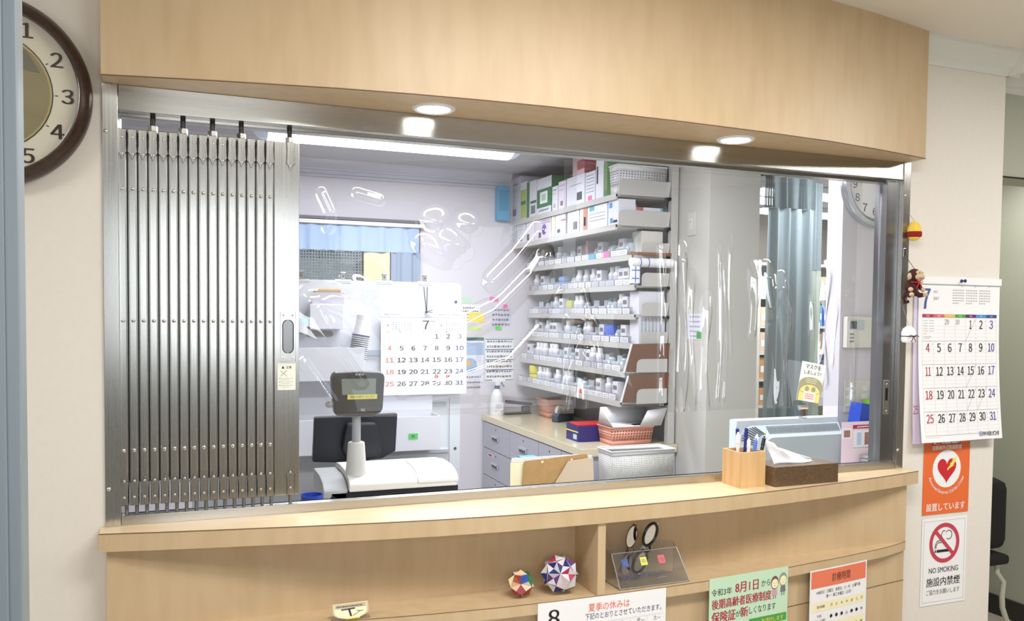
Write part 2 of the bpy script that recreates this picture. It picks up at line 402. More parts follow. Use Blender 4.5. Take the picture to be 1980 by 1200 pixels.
# cornices
def cornice(x0, x1, y, m, zc, sgn=-1, h=0.075, axis='x'):
    pr = [(0, 0), (0.055, 0), (0.055, -0.010), (0.047, -0.018), (0.040, -0.030), (0.028, -0.043), (0.016, -0.050), (0.016, -0.058), (0.008, -0.064), (0.008, -h), (0, -h)]
    b = MB()
    if axis == 'x': b.prism([(y+sgn*p[0], zc+p[1]) for p in pr], x0, x1, m, 'x')
    else: b.prism([(y+sgn*p[0], zc+p[1]) for p in pr], x0, x1, m, 'y')
    return b
cb = cornice(2.316, XE+0.055, 0.0, CORNICE, ZC); cb.v += []
c2 = cornice(-0.06, WT, XE, CORNICE, ZC, 1, axis='y')
for q in (c2,): cb.raw(q.v, q.f, CORNICE)
struct(cb.build('trim_1'))
struct(cornice(-3.2, 0.002, 0.0, CORNICE, ZC).build('trim_2'))
# corridor to the right of the wall end: lintel, far side wall, skirting
b = MB(); b.box(XE, 6.2, 0.15, 0.27, 2.047, ZC+.08, GREYGREEN); b.box(XE, 6.2, 0.146, 0.15, 2.047, 2.053, DARKM); struct(b.build('wall_lintel'))
struct(cornice(XE+.005, 6.2, 0.15, CORNICE, ZC).build('trim_3'))
simple('wall_corridor', [(4.09, 4.17, 0.0, 1.38, 0, 2.45)], GREYGREEN)
simple('baseboard_corridor', [(4.078, 4.09, 0.0, 1.3, 0, 0.1)], DARKBASE)
simple('wall_corridor_end', [(3.6, 4.09, 1.3, 1.38, 0, 2.45)], GREYGREEN)
b = MB(); b.prism([(XE-.04, WT), (XE, WT), (XE, .50), (3.6, 1.30), (3.6, 1.38), (3.56, 1.38), (XE-.04, .53)], 0, 2.45, GREYGREEN); struct(b.build('wall_corridor_left'))
simple('ceiling_corridor', [(XE, 4.17, 0.27, 1.30, 2.30, 2.34)], mat('lilac_ceiling', (206, 204, 220), 0.9))
# near door edge on the left of the frame
b = MB(); b.box(-0.9, 0.036, -1.24, -1.20, 0.02, 2.15, DOORBLUE, 0.002); b.box(0.030, 0.0465, -1.236, -1.204, 0.02, 2.15, DOORBLUE, 0.004)
struct(b.build('door_1'))
# office shell
YB = 3.32
simple('ceiling_office', [(-3.2, 6.2, WT, 5.0, ZO, ZO+0.05)], OFFC)
b = MB(); WX0, WX1, WZ0, WZ1 = -0.3, 1.592, 1.30, 2.13
for q in ((-3.2, WX0, YB, YB+.1, 0, ZO), (WX1, 2.62, YB, YB+.1, 0, ZO), (WX0, WX1, YB, YB+.1, 0, WZ0), (WX0, WX1, YB, YB+.1, WZ1, ZO)): b.box(*q, OFFW)
struct(b.build('wall_office'))
co = cornice(-3.2, 2.22, YB, mat('office_cornice', (196, 196, 206), 0.6), ZO, -1, 0.085); co.box(-3.2, 2.22, YB-.02, YB, ZO-.105, ZO-.09, mat('office_cornice', (196, 196, 206), 0.6)); struct(co.build('trim_4'))
simple('wall_pillar', [(2.60, 2.902, 1.5, 3.42, 0, ZO)], OFFW2)
YC = .45; XC = PY(1625, 600, YC).x
simple('wall_clock_side', [(XC, XE-.041, YC, YC+.08, 0, ZO)], OFFW)
simple('wall_back_room', [(2.902, 6.2, 4.6, 4.7, 0, ZO)], mat('back_room_wall', (196, 190, 180), 0.8))

# back window with rail, valance and mesh curtain
w2 = bpy.data.objects.new('window_2', None); COL.objects.link(w2); w2.location = (0, YB, 0); w2['kind'] = 'structure'
b = MB(); b.box(WX0, WX1, .06, .08, WZ0, WZ1, mat('window_daylight_glass', (206, 214, 206), 0.1)); b.build('pane', w2)
b = MB()
for q in ((WX0, WX1, .0, .06, WZ1-.025, WZ1), (WX1-.03, WX1, .0, .06, WZ0, WZ1), (1.18, 1.21, .02, .06, WZ0, WZ1)): b.box(*q, mat('brown_window_frame', (124, 92, 76), 0.5))
b.build('frame', w2)
def curtain(name, x0, x1, z0, z1, y, m, amp, per, label, loc, grp=None, extra=None, th=0.004):
    n = int((x1-x0)/per*8)+8; b = MB(); vs = []; k = 10
    for j in range(k+1):
        for i in range(n+1):
            x = x0+(x1-x0)*i/n; z = z0+(z1-z0)*j/k; q = 2*PI*(x-x0)/per
            vs.append((x, y+amp*(math.sin(q)+.4*math.sin(1.7*q+1+z*1.2))*(1-.25*j/k), z))
    b.raw(vs, [(j*(n+1)+i, j*(n+1)+i+1, (j+1)*(n+1)+i+1, (j+1)*(n+1)+i) for j in range(k) for i in range(n)], m)
    return b
def mesh_cloth(name, rgb, sc, open_):
    """open net: a woven grid with see-through holes"""
    m = bpy.data.materials.new(name); m.use_nodes = True; nt = m.node_tree; N = nt.nodes; L = nt.links; pb = N['Principled BSDF']
    pb.inputs['Base Color'].default_value = (*lin(rgb), 1); pb.inputs['Roughness'].default_value = .8
    tc = N.new('ShaderNodeTexCoord'); sx = N.new('ShaderNodeSeparateXYZ'); L.new(tc.outputs['Object'], sx.inputs[0]); out = []
    for ax in (0, 2):
        a = N.new('ShaderNodeMath'); a.operation = 'MULTIPLY'; a.inputs[1].default_value = sc; f = N.new('ShaderNodeMath'); f.operation = 'FRACT'
        g = N.new('ShaderNodeMath'); g.operation = 'GREATER_THAN'; g.inputs[1].default_value = open_
        L.new(sx.outputs[ax], a.inputs[0]); L.new(a.outputs[0], f.inputs[0]); L.new(f.outputs[0], g.inputs[0]); out.append(g)
    mx = N.new('ShaderNodeMath'); mx.operation = 'MAXIMUM'; L.new(out[0].outputs[0], mx.inputs[0]); L.new(out[1].outputs[0], mx.inputs[1])
    t = N.new('ShaderNodeBsdfTransparent'); ms = N.new('ShaderNodeMixShader')
    L.new(mx.outputs[0], ms.inputs[0]); L.new(t.outputs[0], ms.inputs[1]); L.new(pb.outputs[0], ms.inputs[2]); L.new(ms.outputs[0], N['Material Output'].inputs[0]); return m
NET = mesh_cloth('curtain_net', (120, 132, 138), 55, 0.55)
ct = thing('window_curtain', 'pale blue valance with a grey net curtain hanging over the office back window', 'curtain', (0, YB-.03, 0))
curtain('valance', WX0, WX1-.015, 1.925, WZ1-.04, 0, CURTB, .008, .11, '', 0).build('valance', ct)
curtain('net', WX0, 1.20, WZ0+.02, 1.93, .004, NET, .006, .10, '', 0).build('net', ct)
curtain('side', 1.39, WX1-.01, WZ0+.02, 1.93, .0, mat('slate_curtain', (146, 160, 182), .8), .010, .07, '', 0).build('side_panel', ct)
b = MB(); b.box(1.215, 1.385, .012, .02, WZ0+.02, 1.93, mat('yellow_paper_blind', (214, 212, 174), .8)); b.build('blind', ct)
b = MB(); b.box(WX0-.02, WX1+.02, -.025, .0, WZ1-.012, WZ1+.006, mat('dark_rail', (96, 90, 100), .5)); b.box(WX0-.02, WX1+.02, -.022, -.002, WZ1-.04, WZ1-.016, IVORY); b.build('rail', ct)

# ================================================================== SERVING HATCH FRAME
wf = bpy.data.objects.new('window_1', None); COL.objects.link(wf); wf['kind'] = 'structure'
def post(x0, x1, screws):
    b = MB(); b.box(x0, x1, -0.006, 0.10, Z0, Z1, STEEL, 0.0015)
    for z in screws:
        b.ball(((x0+x1)/2-.008, -0.0065, z), (.0045, .003, .0045), CHROME, 12, 8)
    return b
post(0.0, 0.0315, (1.925, 1.135)).build('left_post', wf)
post(2.2965, FW, (1.925, 1.11)).build('right_post', wf)
b = MB(); b.box(0.032, 2.296, -0.003, 0.10, 1.974, Z1, STEELH, 0.0015); b.box(0.032, 2.296, .03, .034, 1.968, 1.974, STEELH); b.build('top_rail', wf)
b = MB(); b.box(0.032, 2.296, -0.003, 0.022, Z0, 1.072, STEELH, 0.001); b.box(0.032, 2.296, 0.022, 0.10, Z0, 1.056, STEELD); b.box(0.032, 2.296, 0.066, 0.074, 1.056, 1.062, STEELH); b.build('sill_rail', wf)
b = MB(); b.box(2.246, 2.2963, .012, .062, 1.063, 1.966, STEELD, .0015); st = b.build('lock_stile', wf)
b = MB(); b.box(2.252, 2.276, .0085, .012, 1.225, 1.335, STEEL, .001); b.box(2.259, 2.268, .0075, .009, 1.27, 1.31, BLACK)
for z in (1.235, 1.322): b.ball((2.264, .0085, z), (.0035, .0015, .0035), CHROME, 10, 6)
b.build('lock_keeper', st)

# ================================================================== FOLDING SHUTTER
sh = thing('folding_shutter', 'brushed steel folding shutter pushed to the left end of the hatch', 'shutter', (0, 0.016, 1.0625))
ox, oy, oz = 0, .016, 1.0625
x_first, x_last = 0.0375, 0.3555; pit = (x_last-x_first)/15; sw = 0.0183
zb, zt = 1.092-oz, 1.9365-oz
def bracket(up):
    s = 1 if up else -1; w = sw/2
    pts = [(-w, .0), (w, .0), (w*.86, -.018), (w*.92, -.036), (w*1.05, -.050), (w*.55, -.054), (0.0, -.0665), (-w*.55, -.054), (-w*1.05, -.050), (-w*.92, -.036), (-w*.86, -.018)]
    return [(x, z*s) for x, z in pts]
def slat_mesh():
    b = MB(); w = sw/2; d = .022; c = .003
    b.prism([(-w, d), (-w, c), (-w+c, 0), (w-c, 0), (w, c), (w, d)], zb, zt, STEEL)
    for z in (1.805, 1.510, 1.216): b.ball((0, -.0005, z-oz), (.0043, .0036, .0043), CHROME, 12, 8)
    b.cyl((0.004, .011, zb+.001), (0.004, .011, .001), .0042, STEELD, 10)
    return b
def bracket_mesh(up, w=None):
    b = MB(); z = zt+.0005 if up else zb-.0005
    b.prism([(x, z+q) for x, q in bracket(up)], -.0028, .0002, STEEL if not up else STEELD2, 'y', .0008)
    ol = [(x, -.0024, z+q) for x, q in bracket(up)]; b.tube(ol+[ol[0]], .0006, DARKM, 4)  # dark tube draws in the shadow line around the bracket
    for q in (.018, .055):
        zz = z-q if up else z+q
        b.ball((0, -.003, zz), (.0028, .0012, .0026), CHROME, 10, 6); b.ball((.0003, -.0040, zz), (.0009, .0006, .0009), BLACK, 6, 4)
    return b
STEELD2 = STEEL
s0 = slat_mesh().build('slat', sh, ang=20); s0.location = (x_first, 0, 0)
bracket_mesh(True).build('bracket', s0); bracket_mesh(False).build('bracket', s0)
slats = [s0]
for i in range(1, 16): slats.append(dup(s0, (x_first+pit*i, 0, 0), parent=sh))
for i in range(15):
    b = MB(); x = x_first+pit*(i+.5); b.box(x-.0024, x+.0024, .010, .016, zb+.05, zt-.004, DARKM); b.build('lattice_bar', sh)
def bolt(x, z):
    b = MB(); b.cyl((x, .011, z+.008), (x, .011, 1.974-oz), .0056, DARKM, 12)
    b.lathe([(0, 0), (.0105, 0), (.0105, .013), (0, .013)], (x, .011, z), CHROME, 6, 'z', .3); return b
for i in (3, 6, 9, 12): bolt(x_first+pit*i, zt).build('hanger_bolt', sh)
b = MB(); b.box(.3657, .4235, .0, .022, zb, zt, STEEL, .001); b.cyl((.404, .011, zb+.001), (.404, .011, .001), .0042, STEELD, 10); lead = b.build('lead_panel', sh)
bolt(.402, zt).build('hanger_bolt', sh)
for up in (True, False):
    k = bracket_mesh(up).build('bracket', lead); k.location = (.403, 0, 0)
# recessed pull
b = MB(); X0, X1, A, B = .3795, .4145, 1.415-oz, 1.534-oz; cx = (X0+X1)/2; r = .0125
def slot(rr, hh, n=10): return [(cx+rr*math.cos(q), hh+rr*math.sin(q)) for q in [PI*k/n for k in range(n+1)]]
zc1, zc0 = B-.032, A+.032
inner = [(cx+r*math.cos(PI*k/10), zc1+r*math.sin(PI*k/10)) for k in range(11)]+[(cx+r*math.cos(PI+PI*k/10), zc0+r*math.sin(PI+PI*k/10)) for k in range(11)]
def outer_at(p):
    dx, dz = p[0]-cx, p[1]-(A+B)/2; hx, hz = (X1-X0)/2, (B-A)/2
    k = min(hx/abs(dx) if abs(dx) > 1e-6 else 9, hz/abs(dz) if abs(dz) > 1e-6 else 9); return (cx+dx*k, (A+B)/2+dz*k)
n = len(inner); outs = [outer_at(p) for p in inner]
vs = [(p[0], -.003, p[1]) for p in inner]+[(p[0], -.003, p[1]) for p in outs]+[(p[0], .0, p[1]) for p in outs]+[(p[0], -.0006, p[1]) for p in inner]
fs = []
for i in range(n):
    j = (i+1) % n; fs += [(i, j, n+j, n+i), (n+i, n+j, 2*n+j, 2*n+i), (j, i, 3*n+i, 3*n+j)]
b.raw(vs, fs, STEEL)
for zz in (A, B): b.raw([(X0, -.003, zz), (X1, -.003, zz), (X1, 0, zz), (X0, 0, zz)], [(0, 1, 2, 3)], STEEL)
for (cxx, czz) in ((X0, A), (X1, A), (X0, B), (X1, B)):   # corner fills
    pass
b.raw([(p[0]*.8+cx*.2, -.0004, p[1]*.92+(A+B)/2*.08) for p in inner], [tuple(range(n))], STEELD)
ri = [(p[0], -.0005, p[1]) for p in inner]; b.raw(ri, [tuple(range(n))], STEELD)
for q in ((X0+.0065, A+.008), (X1-.0065, A+.008), (X0+.0065, B-.008), (X1-.0065, B-.008)):
    b.ball((q[0], -.003, q[1]), (.0038, .0012, .0038), WHITEPL, 12, 6); b.ball((q[0], -.0042, q[1]), (.0012, .0006, .0012), BLACK, 8, 4)
rim = [(p[0], -.0031, p[1]) for p in inner]; b.tube(rim+[rim[0]], .0011, DARKM, 6); fr_ = [(X0, -.0012, A), (X1, -.0012, A), (X1, -.0012, B), (X0, -.0012, B)]; b.tube(fr_+[fr_[0]], .0007, DARKM, 4)  # dark tubes draw in the shade at the recess rim and plate edge
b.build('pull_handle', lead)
s = Sheet(.042, .064, mat('caution_label', (232, 234, 222), .5))
s.poly([(.009, .0125), (.0125, .006), (.016, .0125)], INK); s.text('注意', .026, .0095, .0065, INK, fit=.013)
s.line(.006, .017, .022, .031, .0007, INK); s.line(.022, .017, .006, .031, .0007, INK)
for i, v in enumerate((.036, .040, .0445, .048, .0525, .0565)):
    if i % 2 == 0: s.rect(.004, v-.0008, .0065, v+.0008, INK)
    s.fake(.008, v, .037 if i % 2 == 0 else .028, .0012, PALEINK)
lb = s.build('caution_label', lead); lb.location = (.373, -.0006, 1.410-oz)

# ================================================================== DOWNLIGHTS in the bulkhead
for lx, ly, lab in ((.730, -.075, 'round recessed downlight nearer the folding shutter'), (1.604, -.075, 'round recessed downlight farther right in the wood bulkhead')):
    t = thing('downlight', lab, 'light', (lx, ly, Z1), group='downlights in the bulkhead')
    b = MB(); b.lathe([(.040, -.004), (.046, -.006), (.052, -.003), (.053, .0)], (0, 0, 0), WHITEPL, 40); b.build('trim_ring', t)
    b = MB(); b.lathe([(0, -.0045), (.040, -.0035)], (0, 0, 0), LAMPM, 40); b.build('lens', t)
    l = bpy.data.lights.new('downlight_lamp', 'SPOT'); l.energy = 11; l.spot_size = 2.4; l.spot_blend = .8; l.shadow_soft_size = .035; l.color = (1, .96, .9)
    o = bpy.data.objects.new('downlight_lamp', l); COL.objects.link(o); o.parent = t; o.location = (0, 0, -.012)

# ================================================================== RECEPTION COUNTER
rc = thing('reception_counter', 'maple laminate reception counter with an open shelf below the hatch', 'counter', (0, 0, 0))
CT = [(-.008, -.062), (.10, -.083), (.22, -.104), (.33, -.121), (.43, -.137), (.58, -.158), (.72, -.174), (.88, -.186), (1.02, -.190), (1.151, -.190), (1.33, -.187), (1.506, -.178), (1.75, -.155), (1.98, -.124), (2.18, -.090), (2.336, -.059)]
b = MB(); b.prism(CT+[(2.336, -.0035), (-.008, -.0035)], 1.010, Z0-.001, WOOD)
b.raw([(x, y+.0005, Z0) for x, y in CT]+[(x, -.0035, Z0) for x, y in CT], [(i, i+1, len(CT)+i+1, len(CT)+i) for i in range(len(CT)-1)], WOODTOP)
b.tube([(x, y-.0003, Z0-.0005) for x, y in CT], .0011, EDGE, 6)
b.build('countertop', rc, ang=25)
def inset(pts, d): return [(x, y+d) for x, y in pts]
LIP = [(x, min(y+.004, -.052)) for x, y in CT if 0.0 < x < 2.3]; LIP = [(.006, -.056)]+LIP+[(2.299, -.051)]
b = MB(); b.box(.006, 2.299, -.05, -.004, .797, 1.0098, WOOD); b.build('back_panel', rc)
b = MB(); b.prism(LIP+[(2.299, -.0495), (.006, -.0495)], .797, .824, WOOD); b.tube([(x, y, .8245) for x, y in LIP], .0009, EDGE, 6); b.build('shelf', rc, ang=25)
b = MB(); b.box(1.136, 1.158, -.184, -.0502, .8245, 1.0098, WOOD, .0005); b.build('divider', rc)
FP = [(x, min(y+.022, -.046)) for x, y in LIP]
b = MB(); b.prism(FP+[(2.299, -.004), (.006, -.004)], .02, .7965, WOOD)
for z in (.70, .45): b.tube([(x, y, z) for x, y in FP], .0014, EDGE, 6)
for x in (.55, 1.15, 1.75):
    i = max(k for k in range(len(FP)) if FP[k][0] <= x); a, c = FP[i], FP[i+1]; y = a[1]+(c[1]-a[1])*(x-a[0])/(c[0]-a[0]); b.tube([(x, y, .02), (x, y, .796)], .0012, EDGE, 6)
b.build('front_panel', rc, ang=25)

# ================================================================== ON THE FRONT WALL
# big round wall clock, partly behind the door edge
ck = thing('wall_clock', 'large round wall clock with a dark brown rim, half hidden behind the door edge', 'clock', (-.216, 0, 1.989))
RC = .200
b = MB(); b.lathe([(RC-.026, .012), (RC-.026, .040), (RC-.022, .046), (RC-.018, .050), (RC-.012, .046), (RC-.007, .040), (RC-.001, .030), (RC, .012), (RC-.004, .0)], (0, 0, 0), CLOCKWOOD, 96, 'y'); b.build('rim', ck)
b = MB(); b.lathe([(0, .014), (RC-.024, .014)], (0, 0, 0), CLOCKFACE, 64, 'y')
s = Sheet(0, 0); s.eps = .0004
RN = .151
for i in range(12):
    q = PI/2-2*PI*(i+1)/12
    s.text(str(i+1), RN*math.cos(q), -RN*math.sin(q), .031, mat('brown_numeral', (58, 40, 34), .6), 1, bold=.045)
    s.line(.127*math.cos(q), -.127*math.sin(q), .133*math.cos(q), -.133*math.sin(q), .0018, INK)
s.ring(0, 0, .122, .124, INK, 1); s.ring(0, 0, .118, .122, mat('gold_ring', (206, 192, 140), .3, .6), 1)
b.raw([(x, y-.0145, z) for x, y, z in s.v], s.f, INK); k0 = len(b.m)-len(s.f)
for i, mi in enumerate(s.m): b.m[k0+i] = b.mi(s.mats[mi])
dial = b.build('dial', ck)
b = MB(); b.lathe([(0, .0148), (.118, .0148)], (0, 0, 0), CLOCKIN, 64, 'y')
b.prism([(.03, .055), (.100, .045), (.074, .088), (.02, .112)], -.0158, -.0152, mat('grey_arch', (120, 116, 100), .5), 'y'); b.build('inner_disc', dial)
b = MB(); b.tube([(0, -.022, 0), (-.06, -.022, .05)], [.004, .0015], INK, 8); b.build('hour_hand', ck)
b = MB(); b.tube([(0, -.025, 0), (-.09, -.025, -.04)], [.003, .001], INK, 8); b.build('minute_hand', ck)
b = MB(); b.tube([(0, -.018, -.03), (.012, -.018, -.09)], .0015, mat('brass', (170, 130, 70), .3, .9), 8); b.lathe([(0, .003), (.014, .001), (.016, 0), (0, -.003)], (.013, -.018, -.098), mat('brass', (170, 130, 70), .3, .9), 24, 'y'); b.build('pendulum', ck)
b = MB(); b.lathe([(0, .036), (RC-.034, .036), (RC-.025, .034)], (0, 0, 0), GLASSM, 64, 'y'); b.build('glass', ck)

# wall calendar, July
def calendar_page(s, m=None):
    w, h = s.w, s.h; L_, R_ = .016, w-.012; cw = (R_-L_)/7; t0 = .118; hd = .016; rh = .0765
    s.text('7', .030, .068, .066, mat('slate_blue_ink', (76, 88, 146), .6), bold=.03, wid=.8)
    s.text('2021', .063, .045, .008, PURPLEINK, al='l', fit=.018); s.text('JULY', .063, .068, .013, PURPLEINK, al='l', fit=.024)
    for k, off in enumerate((.148, .208, .268)):
        s.text(str(6+2*k if k else 5), off+.041, .026, .006, GREYINK) if False else s.text(('6', '8', '9')[k], off+.041, .026, .006, GREYINK)
        for rr in range(6):
            for c in range(7):
                if rr == 0 or 2 <= rr*7+c-5 <= 33: s.rect(off+.0075*c, .037+.0085*rr, off+.0075*c+.0035, .0405+.0085*rr, GREYINK)
    cols = (MAROONINK, mat('rose_ink', (206, 96, 108), .6), SANDINK, GREENINK, PURPLEINK, SKYINK, mat('indigo_ink', (62, 74, 152), .6))
    for c in range(7):
        s.rect(L_+cw*c, t0, L_+cw*(c+1), t0+hd*.7, cols[c], 1); s.text(('SUN', 'MON', 'TUE', 'WED', 'THU', 'FRI', 'SAT')[c], L_+cw*(c+.5), t0+hd*.35, .0045, PAPER, 2)
    T = t0+hd*.7
    for rr in range(6): s.line(L_, T+rh*rr, R_, T+rh*rr, .0009, GREYINK if rr else PALEINK, 2)
    for c in range(8): s.line(L_+cw*c, T+(0 if c != 1 else rh), L_+cw*c, T+rh*5, .0006, PALEINK, 1)
    for rr in range(5):
        for k in range(4): s.line(L_, T+rh*rr+.028+.012*k, R_, T+rh*rr+.028+.012*k, .0003, PALEINK, 1)
        for c in range(7):
            d = rr*7+c-3
            if d < 1:
                if c >= 2: s.text(str(27+c), L_+cw*c+.011, T+.014, .0165, GREYINK, 2, fit=.018)
                continue
            col = REDINK if c == 0 else (mat('indigo_ink', (62, 74, 152), .6) if c == 6 else INK)
            s.text(str(d), L_+cw*c+.023, T+rh*rr+.022, .0285, col, 3, bold=.018, fit=.009 if d == 1 else (.015 if d < 10 else (.022 if d == 11 else .0285)))
            s.rect(L_+cw*(c+1)-.006, T+rh*rr+.008, L_+cw*(c+1)-.0035, T+rh*rr+.012, PALEINK)
    for i in range(6): s.fake(L_+.006, T+.010+.0085*i, L_+.006+(.018 if i != 5 else .014), .003, PALEINK); s.fake(L_+.030, T+.010+.0085*i, L_+.050, .003, PALEINK) if i < 5 else None
    for i in range(3): s.fake(L_+.006, T+.062+.0055*i, L_+.038-.006*i, .003, PALEINK) if i < 2 else None
    th = mat('thin_red_line', (150, 90, 100), .7)
    for rr, c in ((0, 4), (2, 4), (3, 4), (3, 5)): s.line(L_+cw*c, T+rh*(rr+1), L_+cw*(c+1), T+rh*rr+.002, .0007, th, 4)
    s.text('IWABUCHI', w-.015, h-.018, .0145, INK, al='r', bold=.03, fit=.072)
    s.disc(w-.096, h-.018, .0085, mat('globe_blue', (58, 100, 180), .6)); 
    for k in (-.004, 0, .004): s.line(w-.105, h-.018+k, w-.087, h-.018+k, .0012, PAPER, 2)
    s.line(w-.096, h-.0265, w-.096, h-.0095, .0012, PAPER, 2)
    s.fake(L_, T+rh*5+.006, L_+.06, .0016, PALEINK)
cal = thing('wall_calendar', 'white July wall calendar with large numerals pinned beside the hatch', 'calendar', (2.372, 0, 1.667))
CW, CH = .362, .533
bend = lambda u, v: .006+.030*(v/CH)**2.2+.004*math.sin(u*16)*(v/CH)
s = Sheet(CW, CH, PAPER, bend, nu=30, nv=40); calendar_page(s); s.build('front_page', cal)
bend2 = lambda u, v: .003+.012*(v/CH)**2+.004*math.sin(u*9)*(v/CH)
s = Sheet(CW-.01, CH, LILACP, bend2, nu=8, nv=10); s.text('25', .012, .423, .028, REDINK, fit=.02); o = s.build('rear_page', cal); o.location = (-.016, 0, -.006)
b = MB(); b.box(-.004, CW+.004, -.0095, -.0010, -.020, .003, PAPER, .001); b.box(-.004, CW+.004, -.0098, -.0094, -.0215, -.0195, PALEINK); b.build('binding_strip', cal)
pn = MB(); pn.lathe([(0, .0), (.0016, .0), (.0016, .010), (.0055, .0105), (.005, .013), (.0028, .016), (.0028, .021), (.0055, .024), (.0055, .026), (0, .027)], (0, 0, 0), mat('navy_plastic', (28, 44, 120), .3), 20, 'y')
tag(pn.build('push_pin', loc=(2.552, 0, 1.659)), 'dark blue push pin holding the wall calendar', 'pin')

# AED sign
s = Sheet(.205, .290, mat('orange_sign', (232, 112, 58), .45), thick=.0008)
s.text('AED', .1025, .036, .040, PAPER, 3, bold=.05, fit=.124); s.text('AED', .1025, .036, .044, INK, 2, bold=.09, fit=.128)
s.text('自動体外式除細動器', .1025, .069, .0155, PAPER, bold=.015, fit=.130)
s.disc(.1025, .140, .0625, PAPER, 1, 48)
hp = [(16*math.sin(t)**3, -(13*math.cos(t)-5*math.cos(2*t)-2*math.cos(3*t)-math.cos(4*t))) for t in [2*PI*k/48 for k in range(48)]]
s.poly([(.1025+x*.0026, .141+y*.0029) for x, y in hp], mat('heart_red', (202, 40, 52), .5), 2)
s.poly([(.103, .141), (.118, .126), (.114, .125), (.128, .114), (.124, .112), (.148, .098), (.140, .112), (.145, .113), (.130, .128), (.135, .129), (.110, .141), (.106, .147)], YELLOWINK, 3)
txt = 'Automated External Defibrillator'
for i, ch in enumerate(txt):
    if ch == ' ': continue
    q = math.radians(158-(136*i/(len(txt)-1))); vs, fs = text_mesh(ch, 0.0); k = .0155; cx = (min(p.x for p in vs)+max(p.x for p in vs))/2
    R0 = .084; u0, v0 = .1025+R0*math.cos(q), .140+R0*math.sin(q)
    s.raw([s.p(u0+(p.x-cx)*k*math.sin(q)-p.y*k*math.cos(q), v0-(p.x-cx)*k*math.cos(q)-p.y*k*math.sin(q), 2) for p in vs], fs, PAPER)
s.text('設置しています', .1025, .266, .026, PAPER, bold=.02, fit=.172)
tag(s.build('aed_sign', loc=(2.420, -.002, 1.1765)), 'orange AED sign with a red heart, below the wall calendar', 'sign')
# no smoking sign
s = Sheet(.200, .292, PAPER, thick=.0008)
for q in ((.008, .010, .192, .0112), (.008, .281, .192, .2822), (.008, .010, .0092, .282), (.1908, .010, .192, .282)): s.rect(*q, PALEINK)
RED = mat('no_smoking_red', (196, 66, 84), .5)
s.ring(.1, .086, .053, .067, RED, 3, 56); q = math.radians(45); s.line(.1-.058*math.cos(q), .086-.058*math.sin(q), .1+.058*math.cos(q), .086+.058*math.sin(q), .013, RED, 3.6)
s.rect(.066, .108, .132, .117, INK, 2); s.rect(.058, .108, .063, .117, INK, 2)
s.path([(.063, .103), (.064, .092), (.072, .084), (.086, .084), (.094, .078)], .0028, INK, 2); s.path([(.058, .103), (.060, .090), (.067, .079), (.082, .076), (.088, .068), (.086, .056), (.092, .046), (.102, .045)], .0026, INK, 2)
s.ring(.118, .060, .0135, .016, INK, 2, 24, -2.6, 2.2)
s.text('NO SMOKING', .1, .176, .018, INK, bold=.012, fit=.130); s.text('施設内禁煙', .1, .215, .030, INK, bold=.015, fit=.150); s.text('ご協力をお願いします', .1, .249, .018, INK, fit=.148)
tag(s.build('no_smoking_sign', loc=(2.422, -.002, .874)), 'white no smoking sign with a red ring, under the orange sign', 'sign')
# plate on the wall's free end
b = MB(); b.box(0, .022, .02, .10, -.09, .09, WHITEPL, .003); b.box(.018, .0235, .03, .09, -.06, .06, PALEINK, .001)
tag(b.build('wall_plate', loc=(XE+.0005, 0, 1.568)), 'white plate sticking out from the wall end beside the calendar', 'plate')

# charms hanging on the right post
PXX = 2.318
def cord(b, z0, z1, m=mat('cord_grey', (150, 150, 150), .6)): b.tube([(0, -.009, z0), (0, -.012, (z0+z1)/2), (0, -.010, z1)], .0008, m, 6)
t = thing('yellow_charm', 'yellow egg-shaped knitted charm with a dark red band on the right post', 'charm', (2.319, -.0085, 1.812))
b = MB(); b.lathe([(0, -.032), (.012, -.029), (.019, -.020), (.0215, -.008), (.020, .006), (.016, .018), (.010, .026), (0, .030)], (0, -.022, 0), mat('yellow_yarn', (244, 208, 84), .9, noise=((300, 300, 300), (232, 190, 66), .5)), 24); b.build('body', t)
b = MB(); b.lathe([(.0185, -.021), (.0222, -.018), (.0228, -.008), (.0222, -.004), (.0205, -.003)], (0, -.022, 0), mat('dark_red_yarn', (140, 24, 30), .9), 24); b.build('band', t)
b = MB(); b.tube([(0, -.022, .029), (-.004, -.012, .046), (-.010, -.002, .060)], .0008, mat('cord_grey', (150, 150, 150), .6), 6); b.build('loop', t)
BR = mat('brown_plush', (58, 26, 24), .95, noise=((250, 250, 250), (80, 40, 34), .6)); BE = mat('beige_plush', (204, 176, 146), .9)
t = thing('monkey_charm', 'small brown plush monkey charm with a red ribbon, beside the calendar corner', 'charm', (2.312, -.0085, 1.645))
b = MB(); b.ball((-.006, -.030, -.012), (.021, .018, .026), BR, 18, 12)
for sx in (-1, 1):
    b.tube([(-.006+sx*.014, -.030, .004), (-.006+sx*.026, -.036, -.008), (-.006+sx*.024, -.046, -.018)], [.008, .007, .006], BR, 10)
    b.tube([(-.006+sx*.010, -.034, -.030), (-.006+sx*.022, -.044, -.038), (-.006+sx*.026, -.052, -.036)], [.009, .008, .007], BR, 10)
b.tube([(-.014, -.020, -.030), (-.026, -.018, -.048), (-.020, -.018, -.060), (-.008, -.022, -.058)], [.006, .006, .0055, .005], BR, 8); b.build('body', t)
b = MB(); b.ball((0, -.034, .026), (.021, .019, .020), BR, 18, 12); b.ball((.006, -.050, .020), (.018, .010, .012), BE, 16, 10); b.ball((.004, -.048, .032), (.014, .008, .009), BE, 14, 8)
b.ball((-.021, -.036, .022), (.008, .006, .011), BE, 12, 8); b.ball((.022, -.034, .030), (.006, .005, .008), BE, 12, 8)
for q in (-.003, .011): b.ball((q, -.0575, .032), (.0016, .001, .0016), BLACK, 8, 6)
